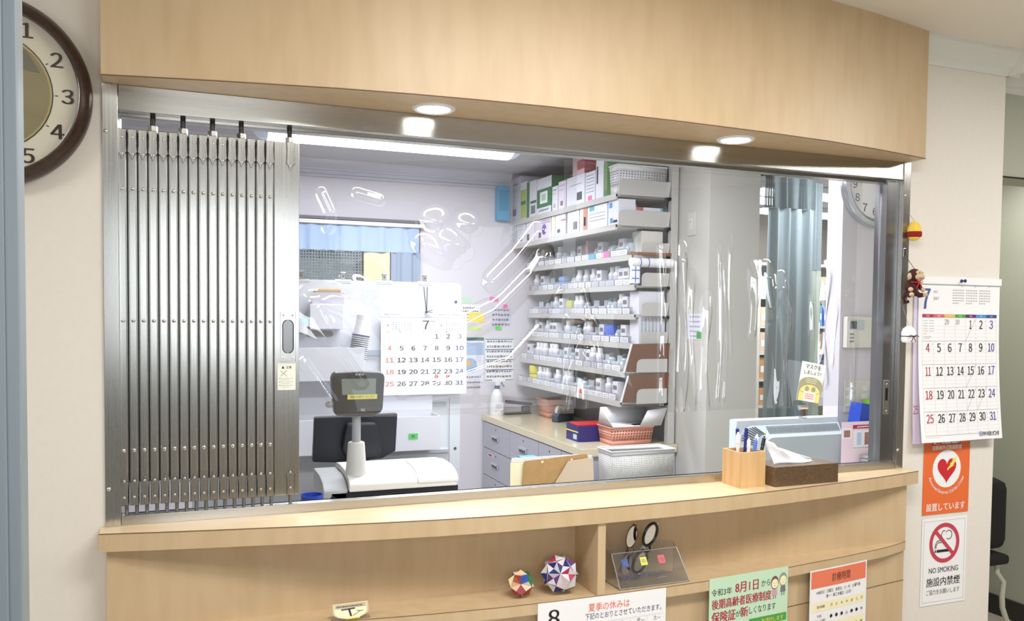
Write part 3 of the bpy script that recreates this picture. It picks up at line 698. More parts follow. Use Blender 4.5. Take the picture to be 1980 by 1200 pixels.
b.tube([(-.006, -.0592, .017), (.006, -.0612, .0145), (.016, -.0585, .017)], .0006, BLACK, 6); b.build('head', t)
for q in ((-.030, -.050, -.020), (.020, -.050, -.020), (-.032, -.056, -.036), (.022, -.058, -.036)): b = MB(); b.ball(q, (.008, .007, .007), BE, 12, 8); b.build('paw', t)
b = MB(); RB = mat('red_ribbon', (196, 32, 34), .6)
for sx in (-1, 1):
    b.tube([(0, -.052, .004), (sx*.009, -.055, .010), (sx*.014, -.055, .004), (sx*.006, -.053, .0), (0, -.052, .004)], .0013, RB, 6); b.tube([(0, -.053, .003), (sx*.006, -.055, -.008), (sx*.010, -.053, -.018)], .0013, RB, 6)
b.tube([(-.020, -.040, .004), (-.008, -.050, .002), (.010, -.050, .002), (.018, -.040, .006)], .0015, RB, 6); b.build('ribbon', t)
b = MB(); b.tube([(0, -.034, .045), (-.006, -.014, .075), (-.012, -.003, .108)], .0009, DARKM, 6); b.box(-.017, -.007, -.006, -.001, .085, .112, CHROME, .002); b.build('strap', t)
t = thing('white_charm', 'white round plush charm tied with a thin brown string, lowest on the right post', 'charm', (2.306, -.0085, 1.478))
b = MB(); b.lathe([(0, .032), (.008, .031), (.017, .024), (.0215, .012), (.022, .0), (.0225, -.012), (.018, -.020), (0, -.021)], (0, -.024, 0), mat('white_plush', (236, 236, 238), .95), 24); b.build('body', t)
b = MB(); SB = mat('brown_string', (74, 40, 36), .8); b.lathe([(.0222, .001), (.0230, .0), (.0222, -.002)], (0, -.024, 0), SB, 24)
for sx in (-1, 1): b.tube([(-.004, -.047, 0), (-.004+sx*.012, -.050, .004), (-.004+sx*.024, -.046, -.002)], .0011, SB, 6); b.tube([(-.004, -.047, 0), (-.004+sx*.006, -.049, -.012), (-.004+sx*.010, -.047, -.018)], .0011, SB, 6)
b.build('string', t)
b = MB(); b.tube([(0, -.024, .031), (-.002, -.010, .070), (-.006, -.002, .098)], .0008, mat('cord_grey', (150, 150, 150), .6), 6); b.build('loop', t)

# ================================================================== ON THE COUNTER TOP
t = thing('pen_cup', 'square light wooden pen cup standing left of the tissue box', 'cup', (1.663, -.064, Z0), rz=0)
hw, ht = .043, .102
b = MB(); b.box(-hw, hw, -hw, hw, 0, .006, PENWOOD)
for q in ((-hw, hw, -hw, -hw+.005, .006, ht), (-hw, hw, hw-.005, hw, .006, ht), (-hw, -hw+.005, -hw+.005, hw-.005, .006, ht), (hw-.005, hw, -hw+.005, hw-.005, .006, ht)): b.box(*q, PENWOOD, .0008)
o = b.build('body', t)
t.rotation_euler = (0, 0, .0)
def pen(name, x, y, dx, dy, ln, cb, cc, label, grip=None):
    p0 = Vector((1.663+x, -.064+y, Z0+.0065)); d = Vector((dx, dy, 1)).normalized(); p = lambda k: p0+d*(ln*k)
    t = thing(name, label, 'pen', tuple(p0), group='pens in the wooden cup'); L_ = lambda k: tuple(d*(ln*k))
    b = MB(); b.tube([L_(.0), L_(.06), L_(.1), L_(.78)], [.0010, .0035, .0046, .0046], cb, 12); b.build('barrel', t)
    b = MB(); b.tube([L_(.785), L_(.80), L_(.95), L_(.965)], [.0046, .0054, .0052, .004], cc, 12); b.tube([L_(.97), L_(1.0)], [.0026, .0026], cc if grip is None else grip, 10); b.build('cap', t)
    a = d.cross(Vector((0, 1, 0))).normalized(); c = d.cross(a)
    b = MB(); off = c*-.0068 if c.y > 0 else c*.0068; b.tube([tuple(d*(ln*.95)+off*.8), tuple(d*(ln*.93)+off), tuple(d*(ln*.70)+off)], [.0012, .0014, .0012], cc, 6); b.build('clip', t)
NB = mat('navy_pen', (28, 40, 122), .3); WP = mat('white_pen', (236, 236, 240), .3); LBP = mat('light_blue_pen', (96, 130, 210), .3); CL = mat('clear_grey_pen', (190, 196, 200), .2); BK = mat('black_pen', (40, 42, 46), .35)
pen('ballpoint_pen', .006, .028, -.02, .06, .157, NB, NB, 'tall navy ballpoint pen, left of the two standing up in the wooden cup', CHROME)
pen('ballpoint_pen', .020, .028, .10, .06, .158, NB, NB, 'tall navy ballpoint pen, right of the two standing up in the wooden cup', CHROME)
pen('ballpoint_pen', -.022, -.004, -.04, -.02, .146, WP, WP, 'white ballpoint pen nearest the left side of the wooden cup')
pen('ballpoint_pen', -.014, .010, .02, .02, .145, CL, WP, 'clear barrelled white pen behind the leftmost white pen')
pen('correction_pen', -.006, -.022, .03, -.02, .132, WP, WP, 'thick white pen with a printed barrel leaning at the cup front')
pen('ballpoint_pen', .012, -.012, .16, .0, .130, LBP, LBP, 'light blue pen leaning right in the wooden cup')
pen('ballpoint_pen', .022, .000, .20, .04, .140, CL, WP, 'white capped clear pen leaning right behind the light blue pen')
pen('ballpoint_pen', .026, -.016, .26, .02, .138, BK, BK, 'black pen leaning farthest right in the wooden cup')

t = thing('tissue_box', 'dark brown patterned tissue box beside the wooden pen cup', 'box', (1.842, -.065, Z0), rz=.02)
TB = mat('tissue_box_brown', (86, 68, 50), .35); nt = TB.node_tree; N = nt.nodes; L = nt.links
tc = N.new('ShaderNodeTexCoord'); vo = N.new('ShaderNodeTexVoronoi'); vo.inputs['Scale'].default_value = 190; vo.inputs['Randomness'].default_value = 0.25
rp = N.new('ShaderNodeValToRGB'); rp.color_ramp.elements[0].position = .25; rp.color_ramp.elements[1].position = .55; rp.color_ramp.elements[0].color = (*lin((136, 112, 80)), 1); rp.color_ramp.elements[1].color = (*lin((92, 72, 54)), 1)
L.new(tc.outputs['Object'], vo.inputs[0]); L.new(vo.outputs[0], rp.inputs[0]); L.new(rp.outputs[0], N['Principled BSDF'].inputs['Base Color'])
b = MB(); b.box(-.116, .116, -.055, .055, 0, .0565, TB, .0012)
o = b.build('carton', t)
b = MB(); b.raw([(.075*math.cos(q), .020*math.sin(q), .0568) for q in [2*PI*k/32 for k in range(32)]], [tuple(range(32))], FILM); b.build('slot_film', o)
b = MB(); nu, nv = 14, 8; vs = []
for j in range(nv+1):
    for i in range(nu+1):
        u = i/nu; v = j/nv; x = -.088+.145*u+.006*math.sin(v*5); top = .058+v*(.050*(1-u)**1.0+.010)*(1 if u > .28 else 1.18)
        y = -.016+.028*v+.008*math.sin(u*7+v*3)-.020*v*v*(1 if u > .3 else .2); vs.append((x-.016*v*(1-u), y, top))
b.raw(vs, [(j*(nu+1)+i, j*(nu+1)+i+1, (j+1)*(nu+1)+i+1, (j+1)*(nu+1)+i) for j in range(nv) for i in range(nu)], TISSUE)
b.build('tissue', t, solid=.0006, ang=60)

# ================================================================== IN THE COUNTER NICHE
def sonobe(name, base, r, hgt, cols, label, loc, rotv):
    bm = bmesh.new()
    if base in ('ico', 'ball'): bmesh.ops.create_icosphere(bm, subdivisions=1, radius=r)
    else:
        P = [Vector(p)*r for p in ((1, 0, 0), (-1, 0, 0), (0, 1, 0), (0, -1, 0), (0, 0, 1), (0, 0, -1))]; V = [bm.verts.new(p) for p in P]
        for a in (0, 1):
            for c in (2, 3):
                for e in (4, 5): bm.faces.new((V[a], V[c], V[e]))
    bm.transform(Matrix.Rotation(rotv[0], 4, 'X') @ Matrix.Rotation(rotv[1], 4, 'Y') @ Matrix.Rotation(rotv[2], 4, 'Z'))
    b = MB(); rnd = random.Random(hgt); lo = 0; ecol = {}
    for f in list(bm.faces):
        c = f.calc_center_median(); n = c.normalized(); ap = c+n*hgt; vv = [v.co.copy() for v in f.verts]
        for i in range(3):
            key = tuple(sorted((tuple(round(x, 4) for x in vv[i]), tuple(round(x, 4) for x in vv[(i+1) % 3]))))
            if key not in ecol: ecol[key] = cols[(len(ecol)*7+rnd.randrange(len(cols))) % len(cols)]
            if base == 'ico':
                md = (vv[i]+vv[(i+1) % 3])/2; par = sum(map(lambda q: int(q*1e4), key[0])) % 2
                b.raw([vv[i], md, ap], [(0, 1, 2)], cols[0] if par else ecol[key]); b.raw([md, vv[(i+1) % 3], ap], [(0, 1, 2)], ecol[key] if par else cols[0])
            else: b.raw([vv[i], vv[(i+1) % 3], ap], [(0, 1, 2)], ecol[key])
        lo = min(lo, ap.z, *[q.z for q in vv])
    bm.free(); b.v = [(x, y, z-lo) for x, y, z in b.v]
    return tag(b.build(name, loc=loc, ang=1), label, 'ornament', 'origami balls in the niche')
def pm(n, c): return mat('origami_'+n, c, .55)
SIL = pm('silver', (214, 212, 216))
sonobe('origami_ball', 'ico', .0455, .0135, [SIL, pm('navy', (34, 36, 110)), pm('blue', (66, 114, 176)), pm('magenta', (170, 40, 84)), pm('violet', (98, 52, 124)), pm('palepink', (226, 200, 204)), pm('pink', (206, 84, 112))],
       'larger origami ball of silver, blue and magenta paper beside the divider', (1.058, -.125, .8245), (.3, .2, .4))
sonobe('origami_ball', 'ball', .0310, .0095, [pm('cream', (236, 224, 176)), pm('peach', (232, 186, 150)), pm('green', (26, 112, 56)), pm('rose', (196, 92, 112)), pm('brown', (150, 66, 40)), pm('skin', (240, 206, 176)), pm('cobalt', (40, 74, 160)), pm('white', (226, 226, 226)), pm('maroon', (104, 36, 44))],
       'smaller origami ball of cream, peach and green paper', (.952, -.125, .8245), (.5, .35, .25))

# acrylic spectacle rack
t = thing('glasses_holder', 'clear acrylic rack for loan spectacles with small coloured squares on its front', 'holder', (1.315, -.118, .8245), rz=.02)
hw = .106
b = MB()
b.box(-hw, hw, -.048, .048, 0, .003, ACRYL); b.box(-hw, hw, .028, .031, .003, .088, ACRYL)
b.raw([(-hw, -.048, .003), (hw, -.048, .003), (hw-.012, .000, .082), (-hw+.0, .000, .082)], [(0, 1, 2, 3)], ACRYL)
b.raw([(-hw, -.048, .003), (-hw, .031, .003), (-hw, .031, .088), (-hw, .0, .082)], [(0, 1, 2, 3)], ACRYL); b.raw([(hw-.001, -.046, .003), (hw-.001, .031, .003), (hw-.001, .031, .088), (hw-.012, .0, .082)], [(0, 1, 2, 3)], ACRYL)
for p, q in (((-hw, -.048, .003), (-hw, 0, .082)), ((-hw, 0, .082), (hw-.012, 0, .082)), ((-hw, .031, .003), (-hw, .031, .088)), ((-hw, .031, .088), (hw, .031, .088)), ((-hw, -.048, .003), (hw, -.048, .003)), ((-hw, -.048, .003), (-hw, .031, .003)), ((hw, -.048, .003), (hw-.012, 0, .082))): b.tube([p, q], .0013, ACRYLEDGE, 6)
b.build('rack', t)
s = Sheet(.19, .09)
for u, tx, m in ((.028, '弱', mat('label_blue', (60, 86, 160), .6)), (.085, '中', mat('label_yellow', (214, 218, 92), .6)), (.140, '強', mat('label_red', (220, 96, 108), .6))):
    s.rect(u-.010, .016, u+.010, .038, m); s.text(tx, u, .027, .013, GREYINK, 2)
s.text('御自由にお使い下さい', .075, .062, .0145, mat('dull_blue_ink', (86, 90, 120), .7), fit=.135); s.fake(.115, .074, .145, .004, GREYINK)
an = math.atan2(.048, .079); ca, sa = math.cos(an), math.sin(an)
s.v = [(x-hw+.004, -.0012+(y)*ca+(z)*sa*1.0, .082+z*ca) for x, y, z in s.v]; s.build('lettering', t)
def spectacles(name, label, loc, frame, th, tilt, lens_r, arm):
    """folded pair standing on its end"""
    t = thing(name, label, 'glasses', loc, group='loan spectacles in the rack'); T = Matrix.Scale(1.26, 4) @ Matrix.Rotation(tilt[0], 4, 'Z') @ Matrix.Rotation(tilt[1], 4, 'Y') @ Matrix.Rotation(tilt[2], 4, 'X')
    def tr(p): return tuple(T @ Vector(p))
    b = MB(); w, h = lens_r
    for k in (0, 1):
        c = .026+k*.062; b.tube([tr((w*math.sin(q)*(1 if math.sin(q) > 0 else .95), 0, c+h*math.cos(q))) for q in [2*PI*j/28 for j in range(29)]], th, frame, 8)
    b.tube([tr((w*.5, 0, .026+h*.9)), tr((w*.7, -.004, .057)), tr((w*.5, 0, .088-h*.9))], th, frame, 8); b.build('frame', t)
    for k in (0, 1):
        b = MB(); c = .026+k*.062; b.raw([tr((w*math.sin(q), 0, c+h*math.cos(q))) for q in [2*PI*j/28 for j in range(28)]], [tuple(range(28))], LENSM); b.build('lens', t)
    for k in (0, 1):
        z0 = .026-h if k == 0 else .088+h; z1 = .085 if k == 0 else .005; b = MB()
        b.tube([tr((w*.6, 0, z0)), tr((w*.6, .006+.004*k, z0)), tr((w*.55, .009+.004*k, (z0+z1)/2)), tr((w*.2-.010, .008+.004*k, z1))], [th, th*1.2, th*1.3, th*1.5], arm, 8); b.build('temple', t)
spectacles('reading_glasses', 'brown thin-rimmed spectacles standing in the left of the acrylic rack', (1.258, -.104, .836), mat('brown_frame', (104, 78, 66), .3), .0016, (.3, .10, .12), (.017, .024), mat('brown_frame', (104, 78, 66), .3))
spectacles('reading_glasses', 'black thick-rimmed spectacles leaning in the middle of the acrylic rack', (1.290, -.106, .844), BLACK, .0040, (.25, .30, .18), (.018, .025), WHITEPL)
# small clear stand with a white card
t = thing('card_stand', 'small clear stand with a white card marked with a large letter T', 'stand', (.523, -.128, .8245), rz=.03)
s = Sheet(.084, .038); n = 20
out = [(0, 0), (.084, 0)]+[(.042+.042*math.cos(q), .020+.017*math.sin(q)) for q in [PI*k/n for k in range(n+1)]]
s.poly([(.004+u*.9, v*.95+.001) for u, v in out], CREAMP, 1); s.poly(out, mat('clear_stand', (206, 192, 160), .2), 0)
s.rect(.006, .002, .078, .012, mat('grey_beige', (188, 176, 152), .6), 2); s.fake(.010, .0075, .070, .003, INK, 3)
s.line(.020, .0145, .052, .0135, .003, mat('dark_violet', (56, 36, 64), .6), 3); s.line(.038, .014, .042, .031, .0045, mat('dark_violet', (56, 36, 64), .6), 3)
s.path([(.046, .030), (.064, .021), (.056, .019)], .0016, GREYINK, 3); s.line(.064, .021, .071, .0205, .0016, GREYINK, 3); s.rect(.030, .034, .062, .037, YELLOWINK, 2)
s.v = [(x-.042, -.012+y*.9-(z+.038)*-.35, (z+.038)*.9+.001) for x, y, z in s.v]; s.build('card', t)
b = MB(); b.box(-.044, .044, -.016, .010, 0, .0015, ACRYL); b.build('foot', t)

# ================================================================== POSTERS ON THE COUNTER FRONT
def on_front(x):
    i = max([k for k in range(len(LIP)-1) if LIP[k][0] <= x] or [0]); a, c = LIP[i], LIP[i+1]; return a[1]+(c[1]-a[1])*(x-a[0])/(c[0]-a[0])
def poster(x0, x1, ztop, h, paper, nu=10):
    y0, y1 = on_front(x0), on_front(x1); s = Sheet(x1-x0, h, paper, lambda u, v: -(on_front(x0+u)-y0)+.002, nu=60, nv=1, eps=.0005); return s, (x0, y0, ztop)
s, loc = poster(.972, 1.337, .824, .36, PAPER)
s.text('8', .043, .040, .042, INK, bold=.03); s.text('夏季の休みは', .197, .026, .021, ORANGEINK, fit=.118); s.text('下記のとおりとさせていただきます。', .240, .048, .0165, mat('navy_print', (56, 60, 100), .7), fit=.222)
for c in range(7):
    u = .011+.0495*c; s.text('日月火水木金土'[c], u+.025, .074, .011, REDINK if c == 0 else (BLUEINK if c == 6 else GREYINK)); s.fake(u+.033, .076, u+.042, .004, PALEINK); s.line(u, .066, u, .35, .0005, PALEINK)
    for rr in range(5):
        d = rr*7+c+1
        if d <= 31: s.text(str(d), u+.022, .098+.052*rr, .022, REDINK if c == 0 else (BLUEINK if c == 6 else INK), bold=.015)
for rr in range(6): s.line(.011, .084+.052*rr if rr else .066, .357, .084+.052*rr if rr else .066, .0005, PALEINK)
tag(s.build('holiday_notice', loc=loc), 'white August calendar notice with orange heading on the counter front', 'poster')
s, loc = poster(1.476, 1.757, .829, .38, MINT)
s.text('令和3年', .042, .040, .020, INK, fit=.070); s.text('8月1日', .130, .036, .029, REDINK, bold=.02, fit=.082); s.text('から', .198, .036, .018, INK, fit=.032)
s.text('後期高齢者医療制度', .114, .072, .027, REDINK, bold=.02, fit=.210); s.text('保険証', .050, .108, .030, REDINK, bold=.02, fit=.082); s.text('が', .100, .108, .017, INK); s.text('新', .122, .106, .028, REDINK, bold=.02); s.text('しくなります', .188, .106, .020, INK, fit=.096)
for u, hair in ((.231, mat('print_brown', (122, 92, 84), .7)), (.262, mat('print_grey', (150, 150, 150), .7))):
    v0 = .040 if u < .25 else .034
    s.disc(u, v0, .0145, hair, 1, 24, .019); s.disc(u, v0+.003, .012, CREAMP, 2, 24, .0135); s.line(u-.006, v0+.001, u-.003, v0+.001, .001, GREYINK, 3); s.line(u+.003, v0+.001, u+.006, v0+.001, .001, GREYINK, 3); s.line(u-.003, v0+.009, u+.003, v0+.009, .001, REDINK, 3)
    s.poly([(u-.008, v0+.018), (u+.008, v0+.018), (u+.010, v0+.036), (u-.010, v0+.036)], mat('print_pink', (206, 160, 170), .7) if u < .25 else GREYINK, 1); s.line(u-.004, v0+.036, u-.004, v0+.046, .003, GREYINK, 1); s.line(u+.004, v0+.036, u+.004, v0+.046, .003, GREYINK, 1)
s.rect(.14, .130, .277, .152, GREENINK); s.text('を送付します', .225, .142, .014, YELLOWINK, 2, fit=.08); s.rect(.01, .16, .27, .36, PAPER); 
for i in range(9): s.fake(.02, .175+.019*i, .25, .008, GREYINK, 2)
tag(s.build('insurance_poster', loc=loc), 'mint green notice with red headlines and two small drawn people', 'poster')
s, loc = poster(1.846, 2.092, .801, .36, PAPER)
s.rect(.005, .004, .241, .054, SALMON); s.text('診療時間', .130, .030, .026, mat('brown_print', (90, 44, 40), .7), 2, fit=.078)
s.text('※休診日：日曜日、祝祭日、火・木・土曜午後', .122, .068, .011, INK, fit=.190); s.text('第一・第三木曜日（△印）', .122, .083, .011, INK, fit=.108)
for r0 in (.098, .162, .226): s.rect(.010, r0, .236, r0+.026, CREAMP)
s.text('受付時間', .046, .111, .009, INK, 2, fit=.032)
for c in range(7):
    u = .090+.0225*c; s.text('月火水木金土日'[c], u, .111, .0095, GREYINK, 2)
    for v, row in ((.144, '●●●△●●休'), (.182, '●休●休●休休')):
        ch = row[c]
        if ch == '●': s.disc(u, v, .0052, INK, 3, 20)
        else: s.text(ch, u, v, .0095, INK, 3)
s.text('午前', .040, .138, .009, INK, 2); s.text('（9時～12時）', .040, .152, .009, INK, 2, fit=.055); s.text('午後', .040, .176, .009, INK, 2); s.text('（4時～7時）', .040, .190, .009, INK, 2, fit=.055)
for i in range(6): s.fake(.02, .215+.02*i, .22, .007, GREYINK, 3)
tag(s.build('hours_poster', loc=loc), 'white opening hours sheet with a salmon heading on the counter front', 'poster')

# ================================================================== CORRIDOR: chair with a black bag
t = thing('chair', 'chair with pale bent tube legs mostly hidden behind the wall end', 'chair', (3.68, .93, 0))
PT = mat('pale_tube', (206, 204, 186), .35)
b = MB(); b.box(-.21, .11, -.20, .20, .375, .425, SOFTBLACK, .018); b.build('seat', t)
for sy in (-1, 1):
    for sx in (-1, 1):
        b = MB(); x1 = .19 if sx > 0 else -.24; b.tube([(sx*.07-.03 if sx < 0 else .085, sy*.15, .372), (sx*.075-.02+x1*.12, sy*.155, .33), (x1*.62, sy*.16, .28), (x1*.56, sy*.163, .22), (x1*.57, sy*.166, .16), (x1*.70, sy*.169, .10), (x1*.88, sy*.172, .05), (x1, sy*.175, .012)], .0125, PT, 16); b.build('leg', t)
b = MB(); b.box(-.22, -.19, -.19, .19, .55, .80, SOFTBLACK, .01)
for sy in (-1, 1): b.tube([(-.20, sy*.15, .40), (-.215, sy*.155, .78)], .011, PT, 10)
b.build('backrest', t)
t = thing('backpack', 'black backpack resting on the chair behind the wall end', 'bag', (3.73, .93, .4255))
b = MB(); b.box(-.155, .115, -.15, .15, 0, .345, SOFTBLACK, .05); b.build('body', t)
b = MB(); b.box(.107, .135, -.11, .11, .03, .20, SOFTBLACK, .012); b.build('front_pocket', t)
b = MB(); b.tube([(.09, .05, .30), (.135, .04, .25), (.14, .03, .17)], .006, SILVER, 8); b.build('buckle', t)
b = MB(); b.tube([(.0, -.03, .34), (-.01, 0, .375), (0, .03, .34)], .008, SOFTBLACK, 8); b.build('handle', t)

# ================================================================== CLEAR VINYL SHEETS inside the hatch
def seg_d(x, z, a, c):
    ax, az = a; bx, bz = c; dx, dz = bx-ax, bz-az; t = max(0, min(1, ((x-ax)*dx+(z-az)*dz)/(dx*dx+dz*dz))); return math.hypot(x-ax-t*dx, z-az-t*dz), t
def vinyl(name, label, x0, x1, zbot, y, fn, nx, nz):
    b = MB(); vs = []
    for j in range(nz+1):
        for i in range(nx+1):
            x = x0+(x1-x0)*i/nx; zb_ = zbot(x) if callable(zbot) else zbot; z = zb_+(1.972-zb_)*j/nz
            vs.append((x, y+fn(x, z), z))
    b.raw(vs, [(j*(nx+1)+i, j*(nx+1)+i+1, (j+1)*(nx+1)+i+1, (j+1)*(nx+1)+i) for j in range(nz) for i in range(nx)], FILM)
    o = b.build(name, ang=180); return tag(o, label, 'plastic sheet', 'clear vinyl sheets in the hatch')
def g(d, w): return math.exp(-(d/w)**2)
def P2(px, py, y=.08): p = PY(px, py, y); return (p.x, p.z)
def poly_d(x, z, pts):
    return min(seg_d(x, z, a, c)[0] for a, c in zip(pts, pts[1:]))
CRA = [([P2(775, 760), P2(830, 750), P2(985, 695), P2(1045, 630), P2(1086, 560)], .0060, .0065), ([P2(620, 600), P2(648, 660), P2(700, 735)], .006, .011), ([P2(588, 700), P2(612, 735), P2(640, 775)], .006, .007),
       ([P2(955, 545), P2(1000, 500), P2(1040, 450)], .014, .020), ([P2(880, 640), P2(960, 600), P2(1030, 530), P2(1048, 500)], .016, .024), ([P2(640, 560), P2(720, 600), P2(800, 700)], .007, .018), ([P2(622, 372), P2(640, 410), P2(634, 440)], .006, .008), ([P2(690, 372), P2(735, 385)], .005, .008),
       ([P2(745, 640), P2(770, 690), P2(800, 720)], .007, .010), ([P2(600, 580), P2(690, 575)], .010, .022)]
BLA = [(P2(842, 425), .026, .011), (P2(855, 478), .046, .017), (P2(905, 432), .024, .008), (P2(820, 470), .020, .007), (P2(640, 640), .07, .010), (P2(700, 560), .05, .010)]
def fA(x, z):
    low = max(0, 1-abs(z-1.45)/.5); y = .003*math.sin(5*x+2*z)+.0012*math.sin(13*x-5*z+1)*low
    for pts, am, w in CRA:
        d = poly_d(x, z, pts)
        if d < 3*w: y -= am*g(d, w)
    for (cx, cz), r, am in BLA: y -= am*g(math.hypot(x-cx, (z-cz)*1.2), r)*(1+.22*math.sin(60*x+85*z))
    y -= .006*g(z-1.262, .012); return y
vinyl('vinyl_sheet', 'clear vinyl sheet with curved creases hanging beside the folding shutter', .036, 1.19, lambda x: 1.262+.006*math.sin(4*x), .085, fA, 320, 170)
CRB = [([P2(1108, 615), P2(1150, 620), P2(1165, 660), P2(1172, 730)], .009, .009), ([P2(1140, 560), P2(1150, 610), P2(1172, 650)], .008, .007), ([P2(1150, 690), P2(1162, 730)], .014, .018), ([P2(1100, 800), P2(1108, 720), P2(1122, 670), P2(1140, 630)], .013, .012), ([P2(1136, 790), P2(1140, 710), P2(1132, 660)], .012, .014), ([P2(1290, 780), P2(1296, 600), P2(1290, 480)], .008, .009)]
def fB(x, z):
    low = max(0, min(1, (1.62-z)/.2)); y = .003*math.sin(9*x+2*z)+.003*math.sin(22*x+1.3*math.sin(9*z))*low
    for pts, am, w in CRB:
        d = poly_d(x, z, pts)
        if d < 3*w: y -= am*g(d, w)*(1+.2*math.sin(50*z))
    return y
vinyl('vinyl_sheet', 'clear vinyl sheet with knotted folds hanging in front of the medicine shelves', 1.165, 1.500, 1.264, .112, fB, 190, 150)
FC = [(1318, 465, 785, .010, .020), (1338, 520, 785, .007, .010), (1366, 560, 785, .010, .014), (1392, 470, 770, .006, .007), (1402, 500, 770, .005, .006), (1412, 450, 690, .004, .005), (1456, 500, 640, .012, .014), (1482, 500, 600, .014, .022), (1508, 520, 785, .020, .020), (1522, 580, 785, .012, .010), (1570, 560, 640, .010, .009), (1592, 500, 740, .014, .016), (1612, 570, 700, .008, .008), (1648, 600, 775, .010, .009), (1662, 620, 775, .008, .007)]
FC = [(P2(px, 600)[0], P2(px, a)[1], P2(px, c)[1], w*1.15, am) for px, a, c, w, am in FC]
def fC(x, z):
    y = .003*math.sin(6*x+2*z)
    for cx, zt_, zb_, wd, am in FC:
        if z > zt_ or abs(x-cx) > .08: continue
        k = min(1, (zt_-z)/.06)*(1 if z > zb_ else max(0, 1-(zb_-z)/.03)); cc = cx+.006*math.sin(11*z+cx*40)
        y -= am*k*g(x-cc, wd*(1+.45*math.sin(19*z+cx*25)))
    return y-.0025*g(z-1.25, .008)
vinyl('vinyl_sheet', 'clear vinyl sheet with long vertical folds hanging at the right end of the hatch', 1.494, 2.205, 1.250, .078, fC, 300, 120)

# mask notice clipped to the right sheet
s = Sheet(.108, .132, PAPER)
GRN = mat('moss_print', (172, 172, 138), .6); YL = mat('pale_yellow_print', (248, 232, 152), .6)
s.text('マスクを', .054, .014, .015, mat('navy_print', (56, 60, 100), .7), bold=.02, fit=.070); s.text('しましょう！', .054, .034, .013, mat('navy_print', (56, 60, 100), .7), bold=.015, fit=.076)
s.poly([(0, .132), (0, .075)]+[(.054-.054*math.cos(q), .075-.026*math.sin(q)) for q in [PI*k/20 for k in range(21)]]+[(.108, .132)], GRN, 1)
for v, a, c in ((.056, .030, .078), (.062, .026, .082), (.068, .032, .076)): s.fake(a, v, c, .003, CREAMP, 2)
s.poly([(.006, .132), (.006, .105)]+[(.054-.048*math.cos(q), .105-.030*math.sin(q)) for q in [PI*k/20 for k in range(21)]]+[(.102, .132)], YL, 2)
for u in (.039, .069): s.disc(u, .090, .0095, GRN, 3, 24)
s.poly([(.026, .102), (.034, .098), (.074, .098), (.082, .102), (.080, .132), (.028, .132)], PAPER, 4); s.line(.026, .104, .006, .098, .001, GREYINK, 4); s.line(.082, .104, .102, .098, .001, GREYINK, 4)
for v in (.107, .114, .121): s.fake(.034, v, .074, .004, SALMON, 5)
ms = s.build('mask_notice', loc=(0, 0, 0)); k = .104/.108
a, c, e = PY(1555, 697, .055), PY(1597, 697, .055), PY(1536, 778, .055)
ms.matrix_world = Matrix.Translation((a.x-.008, .053, a.z)) @ Matrix.Rotation(.17, 4, 'Y') @ Matrix.Diagonal((.093/.108, 1, .93, 1))
tag(ms, 'small notice asking to wear a mask, clipped to the right vinyl sheet', 'notice')
def bulldog(name, label, loc, w=.034, flip=False, grp=None, rzz=0.0):
    """steel letter clip: gripping bar, two curled wings and a rivet"""
    t = thing(name, label, 'clip', loc, rzz, group=grp); sg = -1 if flip else 1
    b = MB(); b.prism([(-.008, 0), (-.006, sg*.010), (.0, sg*.016), (.006, sg*.010), (.008, 0)], -w/2, w/2, CHROME, 'x'); b.build('jaw', t)
    b = MB()
    for sy in (-1, 1): b.box(-.0075, .0075, sy*.0035-.0006, sy*.0035+.0006, min(sg*.012, sg*.036), max(sg*.012, sg*.036), CHROME, .0004); b.cyl((-.008, sy*.0055, sg*.038), (.008, sy*.0055, sg*.038), .0042, CHROME, 12)
    b.lathe([(0, .0052), (.0042, .0045), (.0045, .0036)], (0, 0, sg*.026), STEELD, 12, 'y'); b.build('grip', t); return t
p = PY(1556, 792, .05); bulldog('binder_clip', 'steel letter clip holding the mask notice', (p.x-.002, .055, p.z+.014), .030, True)

# ================================================================== OFFICE: inner desk by the hatch
ZI = .92
t = thing('inner_desk', 'pale office desk running behind the hatch', 'desk', (1.32, .42, 0))
b = MB(); b.box(-1.35, 1.36, -.29, .029, ZI-.03, ZI, mat('desk_top_pale', (206, 206, 204), .4), .002); b.box(-1.35, .85, .029, .25, ZI-.03, ZI, mat('desk_top_pale', (206, 206, 204), .4), .002); b.build('desktop', t)
for x in (-1.32, -.22, 1.30): b = MB(); b.box(x, x+.04, -.27, .02, 0, ZI-.0305, CAB); b.build('side_panel', t)

# cash register
t = thing('cash_register', 'white cash register with a black base standing behind the hatch', 'cash register', (.71, .30, ZI+.05))
b = MB(); b.box(-.165, .212, .012, .24, -.0495, .054, BLACK, .003); b.build('base', t)
b = MB()
pr = [(0, .055), (0, .074), (.006, .083), (.030, .096), (.060, .103), (.10, .106), (.19, .106), (.24, .10), (.25, .055)]
b.prism(pr, -.115, .205, REGW, 'x', .004); bd = b.build('body', t, ang=28)
b = MB(); pr2 = [(-.003, .068), (-.003, .075), (.004, .0855), (.029, .0985), (.060, .1055), (.10, .1085), (.17, .1085), (.17, .09), (.03, .068)]
b.prism(pr2, .085, .208, REGW, 'x', .002); b.build('printer_lid', bd, ang=28)
b = MB(); b.prism([(.012, .03), (.012, .060), (.04, .080), (.10, .09), (.22, .09), (.22, .03)], -.185, -.1155, REGG, 'x', .005); b.build('side_housing', t)
b = MB(); b.tube([(-.165, .006, .006), (-.172, .000, .03), (-.160, -.003, .046), (-.148, .004, .036), (-.150, .008, .006)], .005, BLACK, 8); b.build('cable', t)
